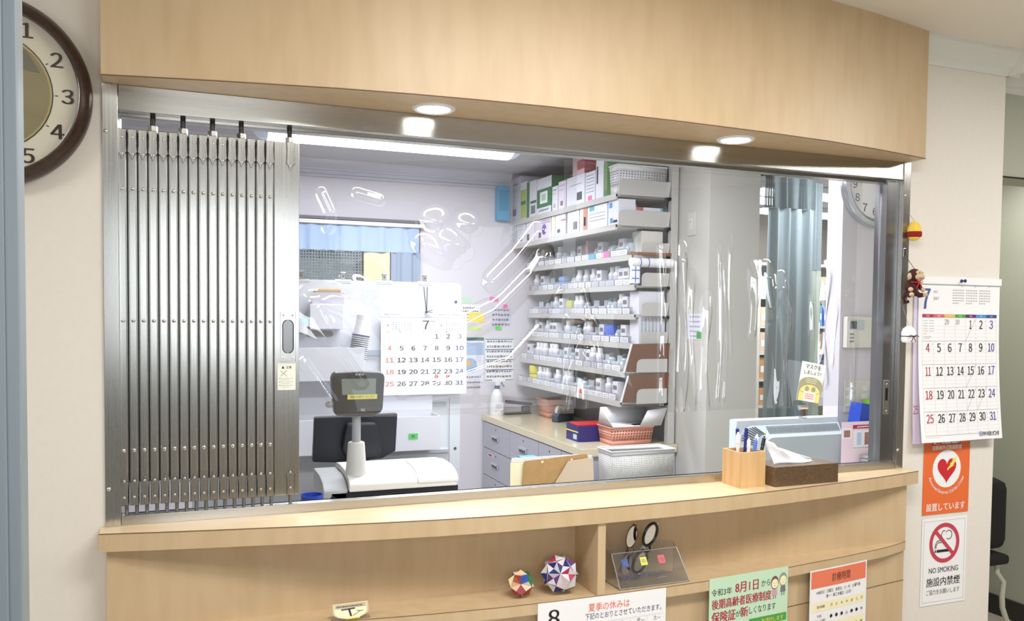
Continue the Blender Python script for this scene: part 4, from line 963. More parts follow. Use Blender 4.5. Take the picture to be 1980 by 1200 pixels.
b = MB(); b.lathe([(.0, .09), (.032, .094), (.0285, .12), (.0245, .180), (.0235, .188), (.0205, .190), (.0, .190)], (-.085, .055, 0), REGW, 28); b.lathe([(.0, .185), (.0125, .185), (.0125, .232), (.0135, .234), (.0125, .236), (.0125, .30), (0, .30)], (-.085, .055, 0), REGG, 24); b.build('pole', t)
# customer display
cx, cz, th = -.085, .338, .060
dp = MB()
oc = [(-.066, -.062), (-.058, -.068), (-.01, -.072), (.040, -.072), (.066, -.062), (.072, -.052), (.0755, .040), (.072, .052), (.060, .057), (.0, .060), (-.062, .057), (-.072, .052), (-.0765, .038), (-.073, -.01)]
dp.prism([(cx+x, cz+z) for x, z in oc], .022, .060, BLACK, 'y', .006); d_ = dp.build('customer_display', t, ang=28)
d_.data.transform(Matrix.Translation((cx, .04, cz)) @ Matrix.Rotation(.10, 4, 'X') @ Matrix.Translation((-cx, -.04, -cz)))
def dsub(o):
    o.data.transform(Matrix.Translation((cx, .04, cz)) @ Matrix.Rotation(.10, 4, 'X') @ Matrix.Translation((-cx, -.04, -cz))); return o
b = MB(); b.prism([(cx-.047, cz-.006), (cx+.049, cz-.006), (cx+.049, cz+.040), (cx-.049, cz+.040)], .0205, .0225, LCD, 'y'); dsub(b.build('screen', d_))
s = Sheet(.15, .14); s.text('お会計', .078, .008, .007, PAPER, fit=.026); s.text('TEC', .089, .112, .007, PAPER, fit=.014); s.rect(.044, .066, .129, .080, YELLOWINK, 2); s.text('両替はお断りいたします', .0865, .073, .0075, INK, 3, fit=.070)
s.v = [(x+cx-.0755, .0215+y, z+cz+.0605) for x, y, z in s.v]; dsub(s.build('lettering', d_))

# dark monitor behind the register
t = thing('register_monitor', 'dark blue-black monitor seen from behind the cash register', 'monitor', (.665, .60, ZI))
a, c = PY(605, 898, .60), PY(769, 799, .60); x0, x1, z0, z1 = a.x-.665, c.x-.665, a.z-ZI, c.z-ZI
b = MB(); b.prism([(x0+.006, z1-.004), (x1-.0, z1+.0), (x1-.006, z0+.03), (x1-.05, z0+.008), (x0+.11, z0+.0), (x0, z0+.008)], .0, .03, NAVYBLK, 'y', .004); b.build('housing', t, ang=28)
b = MB(); b.prism([(x0+.10, z1-.022), (x1-.075, z1-.022), (x1-.052, z0+.05), (x1-.06, z0+.012), (x0+.11, z0+.006), (x0+.085, z0+.05)], -.030, .0, NAVYBLK, 'y', .012)
b.build('back_cover', t, ang=28)
b = MB()
for q in (x0+.075, x1-.04): b.lathe([(0, .0012), (.0055, .001), (.0055, 0)], (q, 0, z0+.028), BLACK, 14, 'y')
b.build('screw_hole', t)
b = MB(); b.box(x0+.105, x0+.175, -.02, .05, .012, z0+.014, BLACK, .006); b.box(x0+.04, x0+.24, -.05, .10, 0, .012, BLACK, .004); b.build('stand', t)
b = MB(); b.box(x0+.122, x0+.142, -.0325, -.0302, z0+.035, z0+.058, WHITEPL); b.box(x0+.1235, x0+.1405, -.0332, -.0326, z0+.0365, z0+.0565, SLOT); b.build('port_label', t)
# receipt roll / blue cup left of the register
t = thing('blue_cup', 'small dark blue cup behind the lower corner of the folding shutter', 'cup', (.480, .215, ZI))
b = MB(); b.lathe([(0, 0), (.025, .0), (.029, .125), (.0275, .125), (.024, .006), (0, .006)], (0, 0, 0), BLUEPL, 24); b.build('body', t)
b = MB(); b.tube([(.027, 0, .105), (.042, 0, .098), (.043, 0, .055), (.026, 0, .04)], .004, BLUEPL, 8); b.build('handle', t)

# white monitor on the right, its back towards the hatch
t = thing('desktop_monitor', 'white desktop monitor seen from the back, with a vented top edge', 'monitor', (2.172, .36, ZI))
w, hz = .224, 1.173-ZI
b = MB(); b.box(-w, w, .0, .045, .006, hz, MONI, .006); bk = b.build('housing', t)
# proud lower panel with a rounded corner; a sloping cove with vent slots runs along its top and left
XL, ZT, RR = -w+.088, hz-.058, .034
inn = [(XL, .02)]+[(XL+RR-RR*math.cos(q), ZT-RR+RR*math.sin(q)) for q in [PI/2*i/8 for i in range(9)]]+[(w-.014, ZT)]
outr = [(-w+.010, .02)]+[(-w+.010+RR*1.6*(1-math.cos(q)), hz-.022-RR*1.3*(1-math.sin(q))) for q in [PI/2*i/8 for i in range(9)]]+[(w-.008, hz-.022)]
b = MB(); b.prism(inn+[(w-.014, .02)], -.046, -.0005, MONID, 'y', .002); b.build('back_panel', bk, ang=28)
b = MB(); n = len(inn)
vs = [(x, -.0405, z) for x, z in inn]+[((x+a)/2, -.024, (z+c)/2-.004) for (x, z), (a, c) in zip(inn, outr)]+[(a, -.008, c) for a, c in outr]
b.raw(vs, [(r_*n+i, r_*n+i+1, (r_+1)*n+i+1, (r_+1)*n+i) for r_ in range(2) for i in range(n-1)], MONI)
b.raw([(a, -.008, c) for a, c in outr]+[(a, .001, c+.002) for a, c in outr], [(i, i+1, n+i+1, n+i) for i in range(n-1)], MONI); b.build('cove', bk, ang=50)
b = MB()
def slit(p, q, t=.0013):
    P0 = Vector((p[0], -.0385, p[1]))*.32+Vector((q[0], -.008, q[1]))*.68; P1 = Vector((p[0], -.0385, p[1]))*.04+Vector((q[0], -.008, q[1]))*.96
    M0 = Vector((p[0], -.0405, p[1])).lerp(Vector((q[0], -.008, q[1])), .5)+Vector((0, .0, -.004)); M1 = Vector((q[0], -.0085, q[1]))
    a_ = M0.lerp(M1, -.25)+Vector((0, -.0016, .0006)); c_ = M0.lerp(M1, .92)+Vector((0, -.0016, .0006)); b.tube([a_, c_], t, SLOT, 4)
for i in range(56):
    x = XL+RR+(w-.02-XL-RR)*i/55; slit((x, ZT), (x-.006*(1-i/55), hz-.022))
for i in range(9):
    slit(inn[1+i], outr[1+i], .0016)
b.build('vent_slots', bk)
s = Sheet(.1, .05); s.text('NEC', .05, .025, .020, mat('embossed_plastic', (222, 228, 230), .3), 1, bold=.02, fit=.058); s.v = [(x-.03, y-.0465, z+.095) for x, y, z in s.v]; s.build('lettering', bk)
b = MB(); b.box(-.10, .10, -.04, .12, 0, .010, MONI, .004); b.box(-.035, .035, .045, .075, .0, .10, MONI, .004); b.build('stand', t)

# brown folders standing in front of the desk
t = thing('folder_stack', 'upright brown card folder with white sheets behind it, in the middle of the hatch', 'folders', (1.345, .55, ZI))
b = MB(); b.prism([(-.125, 0), (-.118, .1125), (-.114, .118), (.118, .132), (.122, .128), (.126, 0)], -.004, -.001, KRAFT, 'y'); 
for x in (-.05, .06): b.lathe([(0, .0006), (.0042, .0003), (.0045, 0)], (x, -.004, .112+.06*(x+.1)*.15), CREAMP, 14, 'y')
b.build('front_folder', t)
b = MB(); b.prism([(-.03, 0), (.045, .110), (.14, .118), (.145, 0)], -.009, -.006, mat('pale_card', (206, 186, 158), .7), 'y'); b.build('card_flap', t)
for k in range(4): b = MB(); b.box(-.163+.006*k, .10+.015*k, .004+.012*k, .0085+.012*k, 0, .110+.004*k, CREAMP if k < 2 else PAPER, .0005); b.build('paper', t)
b = MB(); b.box(.11, .150, .02, .024, 0, .120, PAPERB, .0005); b.build('paper', t)
b = MB(); b.box(-.10, -.04, .06, .10, 0, .119, mat('teal_tab', (70, 160, 190), .5), .002); b.build('tab', t)
# binders, leaflet board and clear boxes at the right end of the desk
def binder(name, label, col, x, y, rz, ln, z0, tilt):
    t = thing(name, label, 'binder', (x, y, z0), rz)
    T = Matrix.Rotation(tilt, 4, 'Y')
    b = MB(); b.box(0, ln, -.028, -.025, 0, .105, col, .0008, T=T); b.box(0, ln, .025, .028, 0, .105, col, .0008, T=T); b.box(-.003, .0, -.028, .028, 0, .105, col, .0008, T=T); b.build('cover', t)
    b = MB(); b.box(.01, ln-.01, -.018, .018, .005, .092, PAPER, .001, T=T); b.build('sheets', t)
p = PY(1649, 826, .33); q = PY(1672, 820, .395)
binder('ring_binder', 'blue ring binder lying open edge up at the right end of the desk', BLUEPL, p.x, .33, .0, .20, p.z-.012, .16)
binder('ring_binder', 'green ring binder leaning behind the blue binder', GREENPL, q.x, .395, .0, .18, q.z-.010, .20)
t = thing('file_box', 'low white file box carrying the ring binders', 'box', (2.56, .36, ZI)); b = MB(); b.box(-.11, .12, -.06, .08, 0, .110, WHITEPL, .004); b.build('box', t)
s = Sheet(.245, PY(1628, 816, .285).z-ZI-.001, mat('pink_leaflet', (240, 218, 228), .6)); s.rect(.05, .012, .17, .026, MAROONINK); s.fake(.07, .019, .15, .006, PAPER, 2); s.rect(.0, .022, .045, .06, PAPER, 1); s.rect(.010, .030, .038, .055, mat('photo_brown', (164, 120, 108), .6), 2)
s.rect(.055, .032, .18, .10, PAPER, 1); s.rect(.105, .040, .150, .085, mat('photo_brown', (164, 120, 108), .6), 2); s.disc(.165, .080, .008, SKYINK, 2); s.rect(.070, .040, .090, .085, mat('pale_sky', (190, 206, 236), .6), 2); s.fake(.055, .095, .16, .006, PALEINK, 2)
s.rect(.205, .008, .24, .108, PAPER, 1)
for i, ch in enumerate('スタイル'): s.text(ch, .222, .024+.022*i, .015, BLUEINK, 2)
for i in range(5): s.text('●', .190, .024+.016*i, .006, MAROONINK, 2)
p = PY(1628, 816, .285)
tag(s.build('leaflet_board', loc=(p.x, .285, p.z)), 'pink and white printed leaflet board behind the clear boxes', 'leaflet')
for k, (x, wd, hh, lab) in enumerate(((2.472, .105, .125, 'milky plastic box next to the white monitor, left of two'), (2.585, .09, .118, 'milky plastic box beside the steel stile, right of two'))):
    t = thing('plastic_box', lab, 'box', (x, .215, ZI), group='milky boxes beside the monitor'); b = MB(); b.box(-wd/2, wd/2, -.06, .06, 0, hh-.012, MILKY, .006); b.build('body', t)
    b = MB(); b.box(-wd/2-.002, wd/2+.002, -.062, .062, hh-.0115, hh, MILKY, .003); b.build('lid', t)

# ================================================================== OFFICE: white board panel with trays and calendar
YP = 1.10
t = thing('panel_stand', 'white steel panel stand with clips along its top edge', 'panel', (.80, YP, 0))
q0, q1 = PY(560, 545, YP), PY(892, 548, YP); px0, px1, pz = -.62, q1.x-.80, q1.z+.001
PAN = mat('white_steel_panel', (216, 220, 226), .3)
b = MB(); b.prism([(px0, .0), (px1, .0), (px1, pz-.02), (px1-.006, pz-.006), (px1-.02, pz), (px0, pz)], .0, .014, PAN, 'y', .001); pb = b.build('panel', t)
b = MB(); b.box(px1-.045, px1-.004, -.006, -.0002, .0, 1.20, PAN, .001)
for z in (.70, 1.0, 1.58): b.lathe([(0, .0012), (.006, .001), (.006, 0)], (px1-.022, -.006 if z < 1.2 else -.0002, z), SLOT, 14, 'y')
b.build('edge_post', t)
b = MB(); b.box(px0, px1-.05, -.008, -.0002, 1.372, 1.392, mat('blue_grey_band', (158, 172, 188), .5)); b.build('band', t)
b = MB(); b.box(.02, px1-.06, -.004, -.0002, 1.170, 1.186, CAB); b.box(-.1, px1-.05, -.008, -.0002, .985, 1.0, CAB, .002); b.box(px1-.15, px1-.13, -.008, -.0002, 1.055, 1.062, CHROME, .001); b.build('rail', t)
for cxp, lab in ((582, 'steel letter clip on the panel edge nearest the shutter'), (663, 'steel letter clip on the panel above the brown topped box'), (743, 'steel letter clip on the panel edge left of the cord'), (821, 'steel letter clip on the panel edge holding the calendar cord')):
    p = PY(cxp, 549, YP+.006); bulldog('letter_clip', lab, (p.x, YP+.007, pz-.010), .058, False, 'letter clips on the white panel')
# hanging calendar with thick digits
a, c = PY(737, 602, YP-.02), PY(903, 606, YP-.02); e = PY(738, 762, YP-.02); CW2, CH2 = c.x-a.x, a.z-e.z+.005
def cal2(s):
    w, h = s.w, s.h; s.rect(0, .0, w, .0205, PAPERB, 1); s.line(0, .021, w, .021, .0012, PALEINK, 2); PI_ = mat('violet_blue_ink', (92, 88, 160), .7)
    s.text('株式会社カンジヲウ', .028, .010, .007, PI_, al='l', fit=.075) if False else s.fake(.014, .010, .085, .006, PI_)
    s.fake(w*.66, .011, w*.80, .005, PI_); s.fake(w*.82, .011, w*.94, .005, PI_)
    s.text('7', w*.515, .050, .034, INK, bold=.03); s.fake(w*.57, .036, w*.63, .004, GREYINK)
    for u0 in (w*.13, w*.75):
        s.disc(u0-.018, .052, .0035, SALMON, 1)
        for rr in range(5):
            for k in range(7): s.rect(u0+.0115*k, .041+.0068*rr, u0+.0115*k+.006, .0435+.0068*rr, PALEINK)
    cw = (w-.016)/7; T = .072; rh = (h-T-.045)/4.45
    for k in range(7): s.text('日月火水木金土'[k], .008+cw*(k+.4), T+.004, .007, GREYINK); s.line(.008+cw*k, T, .008+cw*k, h-.02, .0005, PALEINK)
    for rr in range(5):
        s.line(.008, T+.012+rh*rr+.001, w-.008, T+.012+rh*rr+.001, .0005, PALEINK)
        for k in range(7):
            d = rr*7+k-3
            if d < 1: continue
            s.text(str(d), .008+cw*(k+.55), T+.022+rh*rr, .0165, SALMON if k == 0 else (PI_ if k == 6 else INK), 2, bold=.03, fit=.014 if d < 10 else .033)
            if d in (22, 23): s.text('休', .008+cw*(k+.55), T+.042+rh*rr, .0155, mat('bright_red_ink', (216, 52, 58), .6), 3, bold=.02, fit=.019)
    for rr, k in ((0, 4), (2, 4), (3, 4)): s.line(.008+cw*k, T+.012+rh*(rr+1), .008+cw*(k+1), T+.016+rh*rr, .0008, GREYINK, 3)
hc = thing('desk_calendar', 'white July calendar with bold black digits hung by a cord on the panel', 'calendar', (a.x, YP-.016, a.z))
s = Sheet(CW2, CH2, PAPER, lambda u, v: .001+.003*(v/CH2)**2, nu=4, nv=6); cal2(s); s.build('page', hc)
b = MB(); p = PY(821, 560, YP-.01); q = PY(823, 605, YP-.01); b.tube([(p.x-a.x-.007, -.008, p.z-a.z+.012), (q.x-a.x-.001, -.006, .004)], .0017, DARKM, 6); b.tube([(p.x-a.x+.007, -.008, p.z-a.z+.012), (q.x-a.x+.001, -.006, .004)], .0017, DARKM, 6); b.ball((q.x-a.x, -.007, .001), .0055, DARKM, 10, 8); b.tube([(q.x-a.x, -.007, .001), (q.x-a.x+.024, -.009, .008)], .0014, DARKM, 6); b.tube([(q.x-a.x, -.007, .001), (q.x-a.x+.024, -.009, -.002)], .0014, DARKM, 6); b.build('cord', hc)
# trays hung on the panel
def tray(name, label, pxa, pya, pxb, pyb, dep, m, handle=True, back=None):
    yf = YP-.004-dep; a, c = PY(pxa, pya, yf), PY(pxb, pyb, yf); t = thing(name, label, 'tray', (a.x, YP-.0005, c.z), group='white trays on the panel'); w, h = c.x-a.x, a.z-c.z
    b = MB(); k = .003; b.box(0, w, -dep-.0075, -dep-.0045, 0, h, m, .001); b.box(0, w, -dep-.0045, -.0085, 0, k, m); b.box(0, k, -dep-.0045, -.0085, k, h, m); b.box(w-k, w, -dep-.0045, -.0085, k, h, m); b.box(0, w, -.0115, -.0085, k, h+(back or .02), m, .001); b.build('bin', t)
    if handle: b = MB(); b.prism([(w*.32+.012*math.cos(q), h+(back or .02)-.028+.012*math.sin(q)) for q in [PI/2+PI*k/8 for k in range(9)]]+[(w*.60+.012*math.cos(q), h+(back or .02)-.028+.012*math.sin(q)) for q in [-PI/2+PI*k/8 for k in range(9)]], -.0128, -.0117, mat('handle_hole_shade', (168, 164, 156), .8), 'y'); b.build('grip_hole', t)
    return t, w, h
TRW = mat('tray_white', (224, 226, 234), .4)
tA, wA, hA = tray('paper_tray', 'white tray with striped paper cups on the panel, upper of two', 556, 672, 704, 735, .11, TRW, True, .075)
tB, wB, hB = tray('paper_tray', 'long white tray with a green tag on the panel, lower of two', 540, 814, 851, 868, .12, TRW, True, .07)
s = Sheet(.036, .022, mat('green_tag', (108, 206, 116), .6)); s.text('釣', .018, .011, .012, INK, 1)
p = PY(790, 838, YP-.13); q = s.build('green_tag', tB); q.location = (p.x-tB.location.x, -.1285, p.z-tB.location.z)
t = thing('cup_stack', 'leaning stack of striped paper cups in the upper tray', 'cups', (PY(684, 668, YP-.06).x, YP-.065, tA.location.z+.0035), group=None)
b = MB(); pr = []; nC = 11; base = .075
for i in range(nC): z = base+.0075*i; pr += [(.031, z), (.033, z+.0045), (.033, z+.006), (.0305, z+.0062)]
b.lathe([(0, 0), (.026, 0), (.031, base)], (0, 0, 0), PAPER, 28)
for i in range(nC):
    z = base+.0075*i; b.lathe([(.0305, z), (.0325, z+.0036)], (0, 0, 0), mat('cup_navy_stripe', (66, 70, 92), .6), 28); b.lathe([(.0325, z+.0036), (.0335, z+.0066), (.0305, z+.0075)], (0, 0, 0), PAPER, 28)
zt_ = base+.0075*nC; b.lathe([(.0312, zt_), (.0335, zt_+.004), (.0325, zt_+.007)], (0, 0, 0), mat('cup_navy_rim', (58, 56, 110), .5), 28); b.lathe([(.0305, zt_+.006), (.027, zt_+.045), (.0278, zt_+.047), (.0262, zt_+.078), (.0, zt_+.078)], (0, 0, 0), PAPER, 28)
o = b.build('cups', t); o.rotation_euler = (0, .16, 0)
a, c = PY(598, 588, YP-.055), PY(662, 636, YP-.055)
t = thing('tissue_carton', 'white carton with a brown top pinned on the panel above the cup tray', 'box', ((a.x+c.x)/2, YP-.0005, c.z)); w2_ = (c.x-a.x)/2; h2 = a.z-c.z
b = MB(); b.box(-w2_, w2_, -.075, -.0085, 0, h2, TRW, .002); b.build('carton', t)
s = Sheet(2*w2_-.006, .046, mat('grey_paper', (200, 198, 208), .7)); s.fake(.03, .036, .07, .004, PALEINK); s.v = [(x-w2_+.010, -.060+y, z+h2+.044) for x, y, z in s.v]; s.build('note', t)
b = MB(); b.box(-w2_+.018, w2_-.004, -.055, -.02, h2+.0, h2+.058, mat('tan_card', (186, 160, 122), .7), .006); b.build('card_top', t)
t = thing('pen_holder', 'pale blue cup with scissors on the panel at the shutter edge', 'cup', (PY(585, 640, YP-.04).x, YP-.052, PY(585, 645, YP-.04).z))
b = MB(); b.lathe([(0, 0), (.021, 0), (.023, .052), (.0215, .052), (.02, .004), (0, .004)], (0, 0, 0), mat('grey_cup', (150, 150, 160), .5), 20); b.build('body', t)
b = MB(); b.lathe([(.0235, .038), (.0237, .056), (.0225, .057)], (0, 0, 0), BLUEPALE, 20); b.build('band', t)

# ================================================================== OFFICE LAMP, notes, back wall things
t = thing('ceiling_lamp', 'long white fluorescent ceiling lamp above the office', 'lamp', (1.205, 2.37, 2.40))
b = MB(); n = 16; pr = [(.105*math.cos(PI+PI*k/n), .052+.05*math.sin(PI+PI*k/n)) for k in range(n+1)]+[(.105, .088), (-.105, .088)]
b.prism(pr, -.665, .645, FLUO, 'x'); b.build('diffuser', t, ang=50)
for sx in (-1, 1):
    b = MB(); x0 = -.665 if sx < 0 else .645; vs = []
    for j in range(7):
        r = math.cos(j/6*PI/2*.96); x = x0+sx*.07*math.sin(j/6*PI/2)
        vs += [(x, p[0]*r, .07+(p[1]-.07)*r) for p in pr]
    k = len(pr); b.raw(vs, [(j*k+i, j*k+(i+1) % k, (j+1)*k+(i+1) % k, (j+1)*k+i) for j in range(6) for i in range(k)], FLUOEND); b.build('end_cap', t)
def note(name, label, pa, pb, y, paper, fn=None, cat='note', grp=None):
    a, c = PY(*pa, y), PY(*pb, y); s = Sheet(c.x-a.x, a.z-c.z, paper)
    if fn: fn(s)
    return tag(s.build(name, loc=(a.x, y, a.z)), label, cat, grp)
YN = YB-.0015
def lines(n, col=GREYINK, m=.10):
    def f(s):
        for i in range(n): s.fake(s.w*.06, s.h*(m+(1-m)*(i+.5)/n), s.w*.92, min(.018, s.h/n*.45), col)
    return f
def table(s):
    for i in range(5): s.rect(0, s.h*(i*.24), s.w, s.h*(i*.24)+.006, mat('dark_teal_ink', (70, 116, 116), .6) if i % 2 == 0 else BLUEINK)
    for r in range(8): s.fake(.01, s.h*(.06+.118*r), s.w-.01, .016, GREYINK, 2)
note('sticky_note', 'pale green sticky note at the panel edge on the back wall', (893, 573), (912, 586), YN, mat('pale_green_note', (188, 222, 190), .7))
note('wall_notice', 'printed notice with a yellow patch, left of two on the back wall', (893, 588), (928, 624), YN, PAPER, lambda s: (lines(5)(s), s.rect(.05, .055, .16, .12, YELLOWINK, 2)))
note('sticky_note', 'lime green sticky strip under the yellow patched notice', (906, 632), (931, 638), YN, mat('lime_note', (196, 230, 120), .7))
note('sticky_note', 'pink sticky note topmost on the back wall', (947, 574), (963, 583), YN, PINKINK)
note('wall_notice', 'pale printed notice under the pink sticky notes', (950, 590), (988, 632), YN, mat('lilac_notice', (204, 204, 222), .7), lines(4))
note('sticky_note', 'smaller pink sticky note beside the pale notice', (973, 588), (981, 596), YN-.002, PINKINK)
note('sticky_note', 'bright green sticky note under the pale notice', (958, 631), (970, 638), YN-.002, mat('bright_green_note', (90, 206, 80), .7))
note('wall_chart', 'pale blue chart with a round picture beside the calendar', (893, 652), (935, 738), YN, PAPERB, lambda s: (s.rect(0, 0, s.w, .022, mat('dark_green_ink', (60, 110, 90), .6)), s.rect(0, .035, s.w, .12, mat('soft_blue', (170, 190, 220), .6)), s.disc(.06, .19, .05, mat('soft_blue2', (150, 180, 216), .6)), s.disc(.05, .175, .02, SANDINK, 2), [s.fake(.01, .27+.035*i, s.w-.02, .012, GREYINK) for i in range(3)]), 'chart')
note('wall_chart', 'white ruled chart of small pictures above the spray bottle', (939, 655), (992, 736), YN, PAPER, table, 'chart')
a = PY(962, 358, YB-.05); c = PY(986, 427, YB-.05)
b = MB(); b.box(0, c.x-a.x, 0, .048, c.z-a.z, 0, BLUEPALE, .004); b.box(.012, (c.x-a.x)-.012, -.002, .0, (c.z-a.z)*.72, -.03, mat('blue_pouch_seam', (80, 150, 190), .5), .0005)
tag(b.build('blue_file', loc=(a.x, YB-.05, a.z)), 'pale blue file case fixed to the back wall at the shelf top', 'file')

# ================================================================== MEDICINE DESK with drawers
XD = 2.042; YD0, YD1 = 1.755, 3.30
t = thing('drawer_desk', 'grey steel drawer desk with a beige top under the medicine shelves', 'desk', (XD, YD0, 0))
DX = 2.595-XD; DY = YD1-YD0
b = MB(); b.box(.006, DX, .01, DY, .0, .8075, CAB, .002); b.build('carcass', t)
b = MB(); b.box(-.012, DX, -.006, DY+.005, .808, .85, CABTOP, .003); b.build('desktop', t)
ys = [0.0, .25, .57, 1.03, DY]; ys = [.012, .252, .568, 1.031, 1.54]; zs = [(.632, .803), (.448, .628), (.25, .444), (.04, .246)]
for i in range(4):
    for k, (za, zb2) in enumerate(zs):
        b = MB(); b.box(-.008, .0055, ys[i]+.003, ys[i+1]-.003, za, zb2, CAB, .002); dr = b.build('drawer', t); ym = (ys[i]+ys[i+1])/2-.01*0; zm = za+(zb2-za)*.52
        b = MB(); b.box(-.016, -.0085, ym-.060, ym+.060, zm-.017, zm+.017, CAB, .003); b.box(-.0195, -.0158, ym-.052, ym+.052, zm+.001, zm+.014, CHROME, .001); b.box(-.0172, -.0158, ym-.046, ym+.046, zm-.014, zm-.001, SLOT); b.build('handle', dr)
        b = MB(); b.lathe([(0, .0015), (.006, .001), (.006, 0)], (-.008, ym, zb2-.030), DARKM, 12, 'x'); b.build('lock', dr)
b = MB(); b.box(-.0087, -.0081, 1.03+.31, 1.03+.40, .585, .603, PAPER); b.box(-.0090, -.0086, 1.03+.32, 1.03+.39, .588, .600, REDINK); b.build('red_label', t)
# white basket on a low stand in front of the desk end
t = thing('low_stand', 'grey low stand beside the desk end carrying a white basket', 'stand', (2.235, 1.55, 0)); b = MB(); b.box(-.2, .2, -.10, .14, .0, .700, CAB, .004); b.build('body', t)
def lattice(name, rgb, sc, hole):
    m = bpy.data.materials.new(name); m.use_nodes = True; nt = m.node_tree; N = nt.nodes; L = nt.links; pb = N['Principled BSDF']; pb.inputs['Base Color'].default_value = (*lin(rgb), 1); pb.inputs['Roughness'].default_value = .45
    tc = N.new('ShaderNodeTexCoord'); br = N.new('ShaderNodeSeparateXYZ'); L.new(tc.outputs['Object'], br.inputs[0]); gs = []
    ad = N.new('ShaderNodeMath'); ad.operation = 'ADD'; L.new(br.outputs[0], ad.inputs[0]); L.new(br.outputs[1], ad.inputs[1])
    for src, s_ in ((ad.outputs[0], sc[0]), (br.outputs[2], sc[1])):
        a = N.new('ShaderNodeMath'); a.operation = 'MULTIPLY'; a.inputs[1].default_value = s_; f = N.new('ShaderNodeMath'); f.operation = 'FRACT'; g_ = N.new('ShaderNodeMath'); g_.operation = 'LESS_THAN'; g_.inputs[1].default_value = hole
        L.new(src, a.inputs[0]); L.new(a.outputs[0], f.inputs[0]); L.new(f.outputs[0], g_.inputs[0]); gs.append(g_)
    mn = N.new('ShaderNodeMath'); mn.operation = 'MULTIPLY'; L.new(gs[0].outputs[0], mn.inputs[0]); L.new(gs[1].outputs[0], mn.inputs[1])
    tr = N.new('ShaderNodeBsdfTransparent'); ms = N.new('ShaderNodeMixShader'); L.new(mn.outputs[0], ms.inputs[0]); L.new(pb.outputs[0], ms.inputs[1]); L.new(tr.outputs[0], ms.inputs[2]); L.new(ms.outputs[0], N['Material Output'].inputs[0]); return m
WLAT = lattice('white_basket_lattice', (222, 222, 216), (110, 110), .5); PLAT = lattice('pink_basket_lattice', (222, 156, 136), (60, 70), .45)
def basket(name, label, loc, w, d, h, m, lat, tap=.88, rz=0, holes=(.25, .8), grp=None):
    t = thing(name, label, 'basket', loc, rz, group=grp); b = MB(); n = 6
    def ring(z): k = tap+(1-tap)*z/h; return [(-w/2*k, -d/2*k, z), (w/2*k, -d/2*k, z), (w/2*k, d/2*k, z), (-w/2*k, d/2*k, z)]
    zs_ = [0, h*holes[0], h*holes[1], h]; vs = []; 
    for z in zs_: vs += ring(z)
    for j in range(3): b.raw(vs, [(j*4+i, j*4+(i+1) % 4, (j+1)*4+(i+1) % 4, (j+1)*4+i) for i in range(4)], lat if j == 1 else m)
    b.raw(ring(0), [(3, 2, 1, 0)], m); b.raw(ring(.002), [(0, 1, 2, 3)], m); b.build('body', t, solid=.0022)
    b = MB(); r = ring(h); R2 = [(x*1.02, y*1.02, z) for x, y, z in r]; b.tube(R2+[R2[0]], .004, m, 6); b.build('rim', t); return t
a, c = PY(1175, 868, 1.49), PY(1298, 918, 1.49)
basket('white_basket', 'white lattice basket in front of the desk end, seen above the sill', (2.232, 1.55, .7005), .345, .15, .178, WHITEPL, WLAT, .95, 0, (.08, .86))
# things on the desk top
ZD = .8505
t = thing('spray_bottle', 'white spray bottle with a dark blue collar on the beige desk', 'bottle', (2.108, 3.225, ZD))
b = MB(); b.lathe([(0, 0), (.045, 0), (.047, .01), (.047, .085), (.043, .12), (.030, .155), (.018, .172), (.016, .178), (0, .178)], (0, 0, 0), WHITEPL, 28); b.box(-.03, .03, -.0475, -.042, .035, .085, PAPERB, .002)
s = Sheet(.05, .04); [s.fake(.004, .008+.010*i, .046, .004, GREYINK) for i in range(3)]; b.raw([(x-.025, -.0478+y, z+.08) for x, y, z in s.v], s.f, GREYINK); b.build('body', t)
b = MB(); b.lathe([(0, .178), (.018, .178), (.018, .198), (0, .198)], (0, 0, 0), mat('navy_collar', (46, 66, 130), .4), 20); b.build('collar', t)
b = MB(); b.prism([(-.035, .225), (-.030, .245), (.02, .252), (.045, .244), (.058, .238), (.058, .226), (.02, .222), (.012, .199), (-.014, .199), (-.018, .222)], -.012, .012, WHITEPL, 'y', .003); b.build('spray_head', t)
b = MB(); b.tube([(.030, 0, .224), (.040, 0, .205), (.052, 0, .192)], .004, SLOT, 8); b.build('trigger', t)
p = PZ(1060, 800, ZD); basket('pink_basket', 'salmon pink basket at the back of the beige desk', (2.445, 3.045, ZD), .16, .19, .12, PINKPL, PINKPL, .85)
t = thing('stapler', 'large black stapler standing open on the desk beside the spray bottle', 'stapler', (2.275, 3.225, ZD), rz=.10)
b = MB(); b.box(-.11, .08, -.022, .022, 0, .014, SOFTBLACK, .004); b.build('base', t)
b = MB(); b.box(-.11, .09, -.018, .018, .0, .022, BLACK, .006, T=Matrix.Translation((0, 0, .065)) @ Matrix.Rotation(.12, 4, 'Y')); b.build('arm', t)
b = MB(); b.box(.02, .075, -.020, .020, .0145, .055, SLOT, .008); b.build('body', t)
t = thing('tape_dispenser', 'dark grey tape dispenser on the desk left of the divider of blue cartons', 'dispenser', (2.40, 2.80, ZD), rz=.5)
b = MB(); b.prism([(-.08, 0), (.09, 0), (.095, .02), (.04, .035), (.0, .07), (-.05, .075), (-.08, .04)], -.025, .025, mat('slate_plastic', (74, 82, 96), .4), 'y', .006); b.build('body', t)
b = MB(); b.lathe([(.018, -.010), (.036, -.010), (.036, .010), (.018, .010), (.018, -.010)], (-.03, 0, .066), IVORY, 24, 'y'); b.build('tape_roll', t)
a = PZ(1146, 826, ZD)
t = thing('blue_carton', 'dark blue and red open carton on the desk beside the pink basket', 'box', (2.215, 2.045, ZD))
b = MB(); NV = mat('navy_carton', (50, 44, 112), .5)
